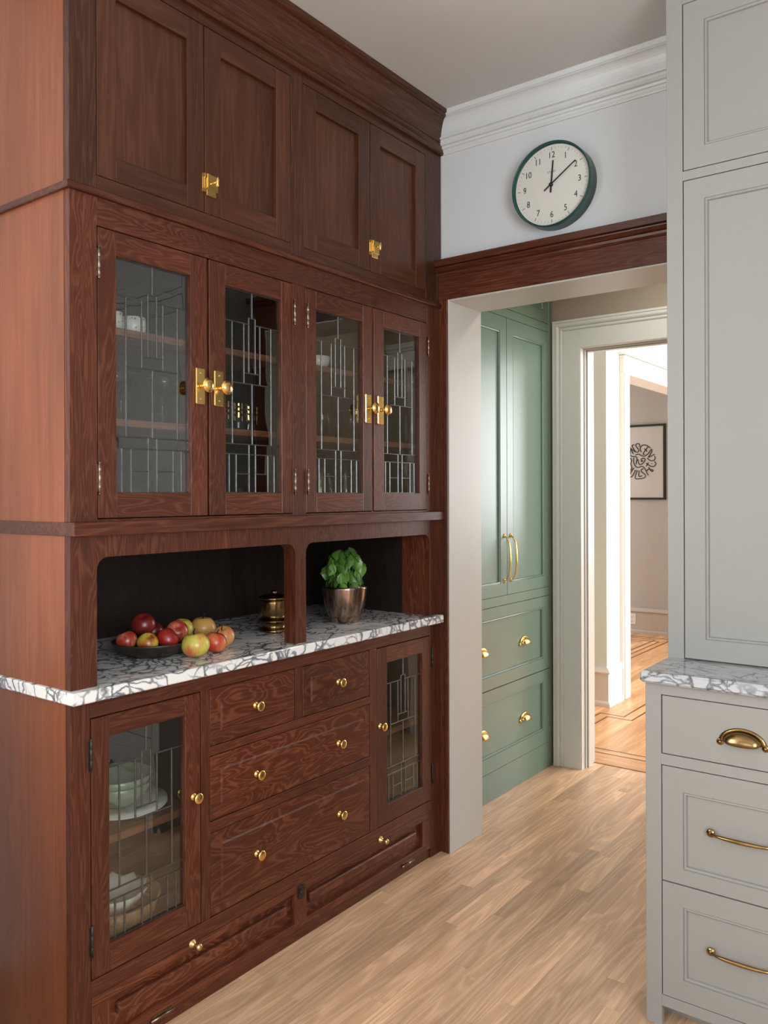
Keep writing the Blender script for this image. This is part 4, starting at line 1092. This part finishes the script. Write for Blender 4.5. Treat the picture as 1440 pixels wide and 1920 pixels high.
lathe_thing('white_cup', [(0, 0), (.025, 0), (.040, .02), (.045, .045), (.042, .045), (.036, .022), (0, .008)], -.13, 1.035, S1, CERAM, 'plain white cup on the top shelf behind the third door', 'cup')
t = thing('punch_bowl', (-.22, 1.310, S2), 'dark glass bowl with a gold rim behind the third door', 'bowl')
m = MB(); m.lathe([(0, 0), (.035, 0), (.030, .006), (.008, .015), (.008, .055), (.030, .075), (.052, .098), (.058, .122), (.056, .122), (.048, .098), (0, .074)], (-.22, 1.310, S2), 'z', 32); m.build('body', GLASSG, t)
m = MB(); m.lathe([(.0585, .112), (.0590, .123), (.0555, .123), (.0560, .112), (.0585, .112)], (-.22, 1.310, S2), 'z', 32); m.build('gilt_rim', BRASS, t)
for i, (x, y) in enumerate(((-.12, 1.045), (-.17, 1.135), (-.13, 1.215))):
    lathe_thing('tall_glass', hi(.024, .15), x, y, S2, GLASS, ('tall clear glass nearest the hinges behind the third door', 'tall clear glass in the middle behind the third door', 'tall clear glass nearest the brass knob behind the third door')[i], 'glass', 'tall glasses on the middle shelf')
for i, (x, y) in enumerate(((-.16, 1.075), (-.17, 1.230))):
    lathe_thing('glass_jug', [(0, 0), (.046, 0), (.050, .02), (.052, .10), (.040, .13), (.045, .17), (.043, .17), (.037, .13), (.047, .095), (.045, .01), (0, .01)], x, y, S3, GLASSG,
                ('green tinted glass jug nearer the hinges behind the third door', 'green tinted glass jug nearer the knob behind the third door')[i], 'jug', 'glass jugs on the cabinet floor')

# lower left door: plates and bowls
plate = lambda r: [(0, 0), (r * .6, 0), (r * .66, .003), (r, .012), (r, .015), (r * .64, .007), (0, .005)]
for i in range(2):
    lathe_thing('dinner_plate', plate(.125), -.19, .275, SB + i * .0075, CERAM, ('white plate at the bottom of the stack behind the lower left door', 'white plate under the green bowls behind the lower left door')[i], 'plate', 'stacked plates')
bowlp = [(0, 0), (.045, 0), (.048, .004), (.080, .030), (.096, .062), (.093, .063), (.076, .032), (.045, .009), (0, .008)]
for i in range(2):
    lathe_thing('green_bowl', bowlp, -.19, .262, SB + .0175 + i * .020, CELAD, ('celadon green bowl lower in the nested pair on the plates', 'celadon green bowl uppermost in the nested pair on the plates')[i], 'bowl', 'nested green bowls')
lathe_thing('wooden_salad_bowl', [(r * 1.15, h * 1.3) for r, h in [(0, 0), (.06, 0), (.095, .03), (.112, .07), (.107, .07), (.090, .032), (.055, .010), (0, .010)]], -.20, .255, .205, TANW, 'pale turned wooden bowl low behind the lower left door', 'bowl')
m = MB(); n = 40; rings = []
for (r, h, wv) in ((.03, 0, 0), (.055, .012, .002), (.078, .038, .005), (.092, .062, .008), (.088, .062, .008), (.072, .038, .005), (.05, .016, .002), (.0, .012, 0)):
    if r == 0: rings.append([m.bm.verts.new((-.205, .255, .250 + h))]); continue
    rings.append([m.bm.verts.new((-.205 + (r + wv * math.cos(10 * a)) * math.cos(a), .255 + (r + wv * math.cos(10 * a)) * math.sin(a), .250 + h + wv * .5 * math.cos(10 * a))) for a in [2 * PI * k_ / n for k_ in range(n)]])
for a, b_ in zip(rings[:-1], rings[1:]):
    for k_ in range(n):
        f = m.bm.faces.new((a[k_], a[(k_ + 1) % n], b_[0])) if len(b_) == 1 else m.bm.faces.new((a[k_], a[(k_ + 1) % n], b_[(k_ + 1) % n], b_[k_])); f.smooth = True
m.bm.faces.new(rings[0])
tag(m.build('ruffled_dish', CERAM), 'white ruffled dish nested in the turned wooden bowl', 'dish')

# ------------------------------------------------------------------ far room: framed lettering print and outlet
YP = 7.148
pf = thing('framed_print', (-1.27, 7.15, 1.354), 'black framed lettering print on the taupe wall of the far room', 'picture')
x0_, x1_, z0_, z1_ = -1.62, -.918, 1.354, 2.111
m = MB()
m.box(x0_, x0_ + .022, 7.125, 7.149, z0_, z1_); m.box(x1_ - .022, x1_, 7.125, 7.149, z0_, z1_); m.box(x0_ + .022, x1_ - .022, 7.125, 7.149, z0_, z0_ + .02); m.box(x0_ + .022, x1_ - .022, 7.125, 7.149, z1_ - .02, z1_)
m.build('frame', BLACK, pf)
m = MB(); m.box(x0_ + .022, x1_ - .022, 7.136, 7.148, z0_ + .02, z1_ - .02); sheet = m.build('paper', PAPER, pf)
S = [[(195, 745), (145, 655), (135, 690), (130, 760)], [(130, 620), (200, 680), (250, 710), (285, 712), (305, 690), (295, 650), (255, 600), (245, 565), (270, 540), (310, 545), (325, 575), (318, 605)], [(215, 560), (185, 562), (172, 590), (200, 640), (240, 700)],
     [(362, 715), (340, 680), (340, 620), (375, 580), (430, 572), (490, 600), (538, 640)], [(490, 615), (395, 745), (425, 765)], [(420, 650), (475, 708)],
     [(240, 775), (270, 755), (310, 755), (350, 780), (400, 800), (445, 788), (500, 745), (555, 668), (568, 700), (540, 760), (500, 820), (560, 800), (622, 765)], [(622, 800), (632, 850), (605, 890), (550, 895), (505, 870), (478, 835)],
     [(620, 910), (645, 955), (620, 1005), (560, 1012), (510, 985), (450, 940)], [(500, 930), (455, 1005)], [(560, 948), (572, 954)], [(500, 1025), (565, 1112), (592, 1085), (530, 1070), (490, 1068), (468, 1100)],
     [(205, 825), (203, 900), (220, 970), (255, 1015), (300, 1027), (350, 1005), (395, 1015), (430, 1060), (465, 1130), (495, 1188)], [(400, 1055), (358, 1068), (358, 1110), (405, 1150), (440, 1190), (420, 1235), (340, 1252), (232, 1242), (275, 1080)],
     [(312, 1088), (308, 1205), (372, 1195)], [(207, 1030), (145, 1120), (120, 1170)], [(240, 1075), (180, 1190), (145, 1218), (110, 1210)], [(130, 775), (170, 795), (265, 820), (250, 960)], [(250, 905), (290, 868), (300, 930), (330, 968), (385, 945), (430, 885), (425, 848), (385, 840), (352, 870), (365, 910), (385, 880)],
     [(130, 820), (155, 860), (158, 900), (140, 945), (160, 1000), (158, 1050), (130, 1085)], [(20, 640), (80, 720)], [(70, 600), (0, 690)], [(60, 760), (-20, 830), (-40, 790), (0, 750)], [(-30, 870), (60, 860), (10, 920), (70, 960)], [(60, 1000), (0, 960), (-30, 1010), (30, 1050), (90, 1080), (60, 1120), (20, 1070)]]
for pl in S:
    pts = [Vector((x1_ + (a - 840) * .000509, 7.1345, z1_ - (b_ - 160) * .000498)) for a, b_ in pl]
    sm = []                                     # Catmull-Rom through the stroke points
    for i in range(len(pts) - 1):
        p0 = pts[max(i - 1, 0)]; p1 = pts[i]; p2 = pts[i + 1]; p3 = pts[min(i + 2, len(pts) - 1)]
        for k_ in range(4):
            t = k_ / 4; sm.append(.5 * ((2 * p1) + (p2 - p0) * t + (2 * p0 - 5 * p1 + 4 * p2 - p3) * t * t + (3 * p1 - p0 - 3 * p2 + p3) * t ** 3))
    sm.append(pts[-1])
    m = MB(); m.tube(sm, .0047, 6); m.build('lettering', BLACK, sheet)
ot = thing('wall_outlet', (-1.26, 7.13, .10), 'white wall outlet set in the tall taupe baseboard of the far room', 'outlet')
m = MB(); m.box(-1.300, -1.226, 7.128, 7.1345, .085, .195, bev=.002); pl = m.build('cover_plate', PLASTIC, ot)
for zc in (.118, .162):
    m = MB(); m.box(-1.283, -1.243, 7.1265, 7.1285, zc - .016, zc + .016, bev=.0008); so = m.build('socket', PLASTIC, ot)
    m = MB(); m.box(-1.273, -1.271, 7.1258, 7.127, zc - .002, zc + .009); m.box(-1.256, -1.254, 7.1258, 7.127, zc - .002, zc + .009); m.box(-1.266, -1.260, 7.1258, 7.127, zc - .011, zc - .006); m.build('slots', BLACK, so)
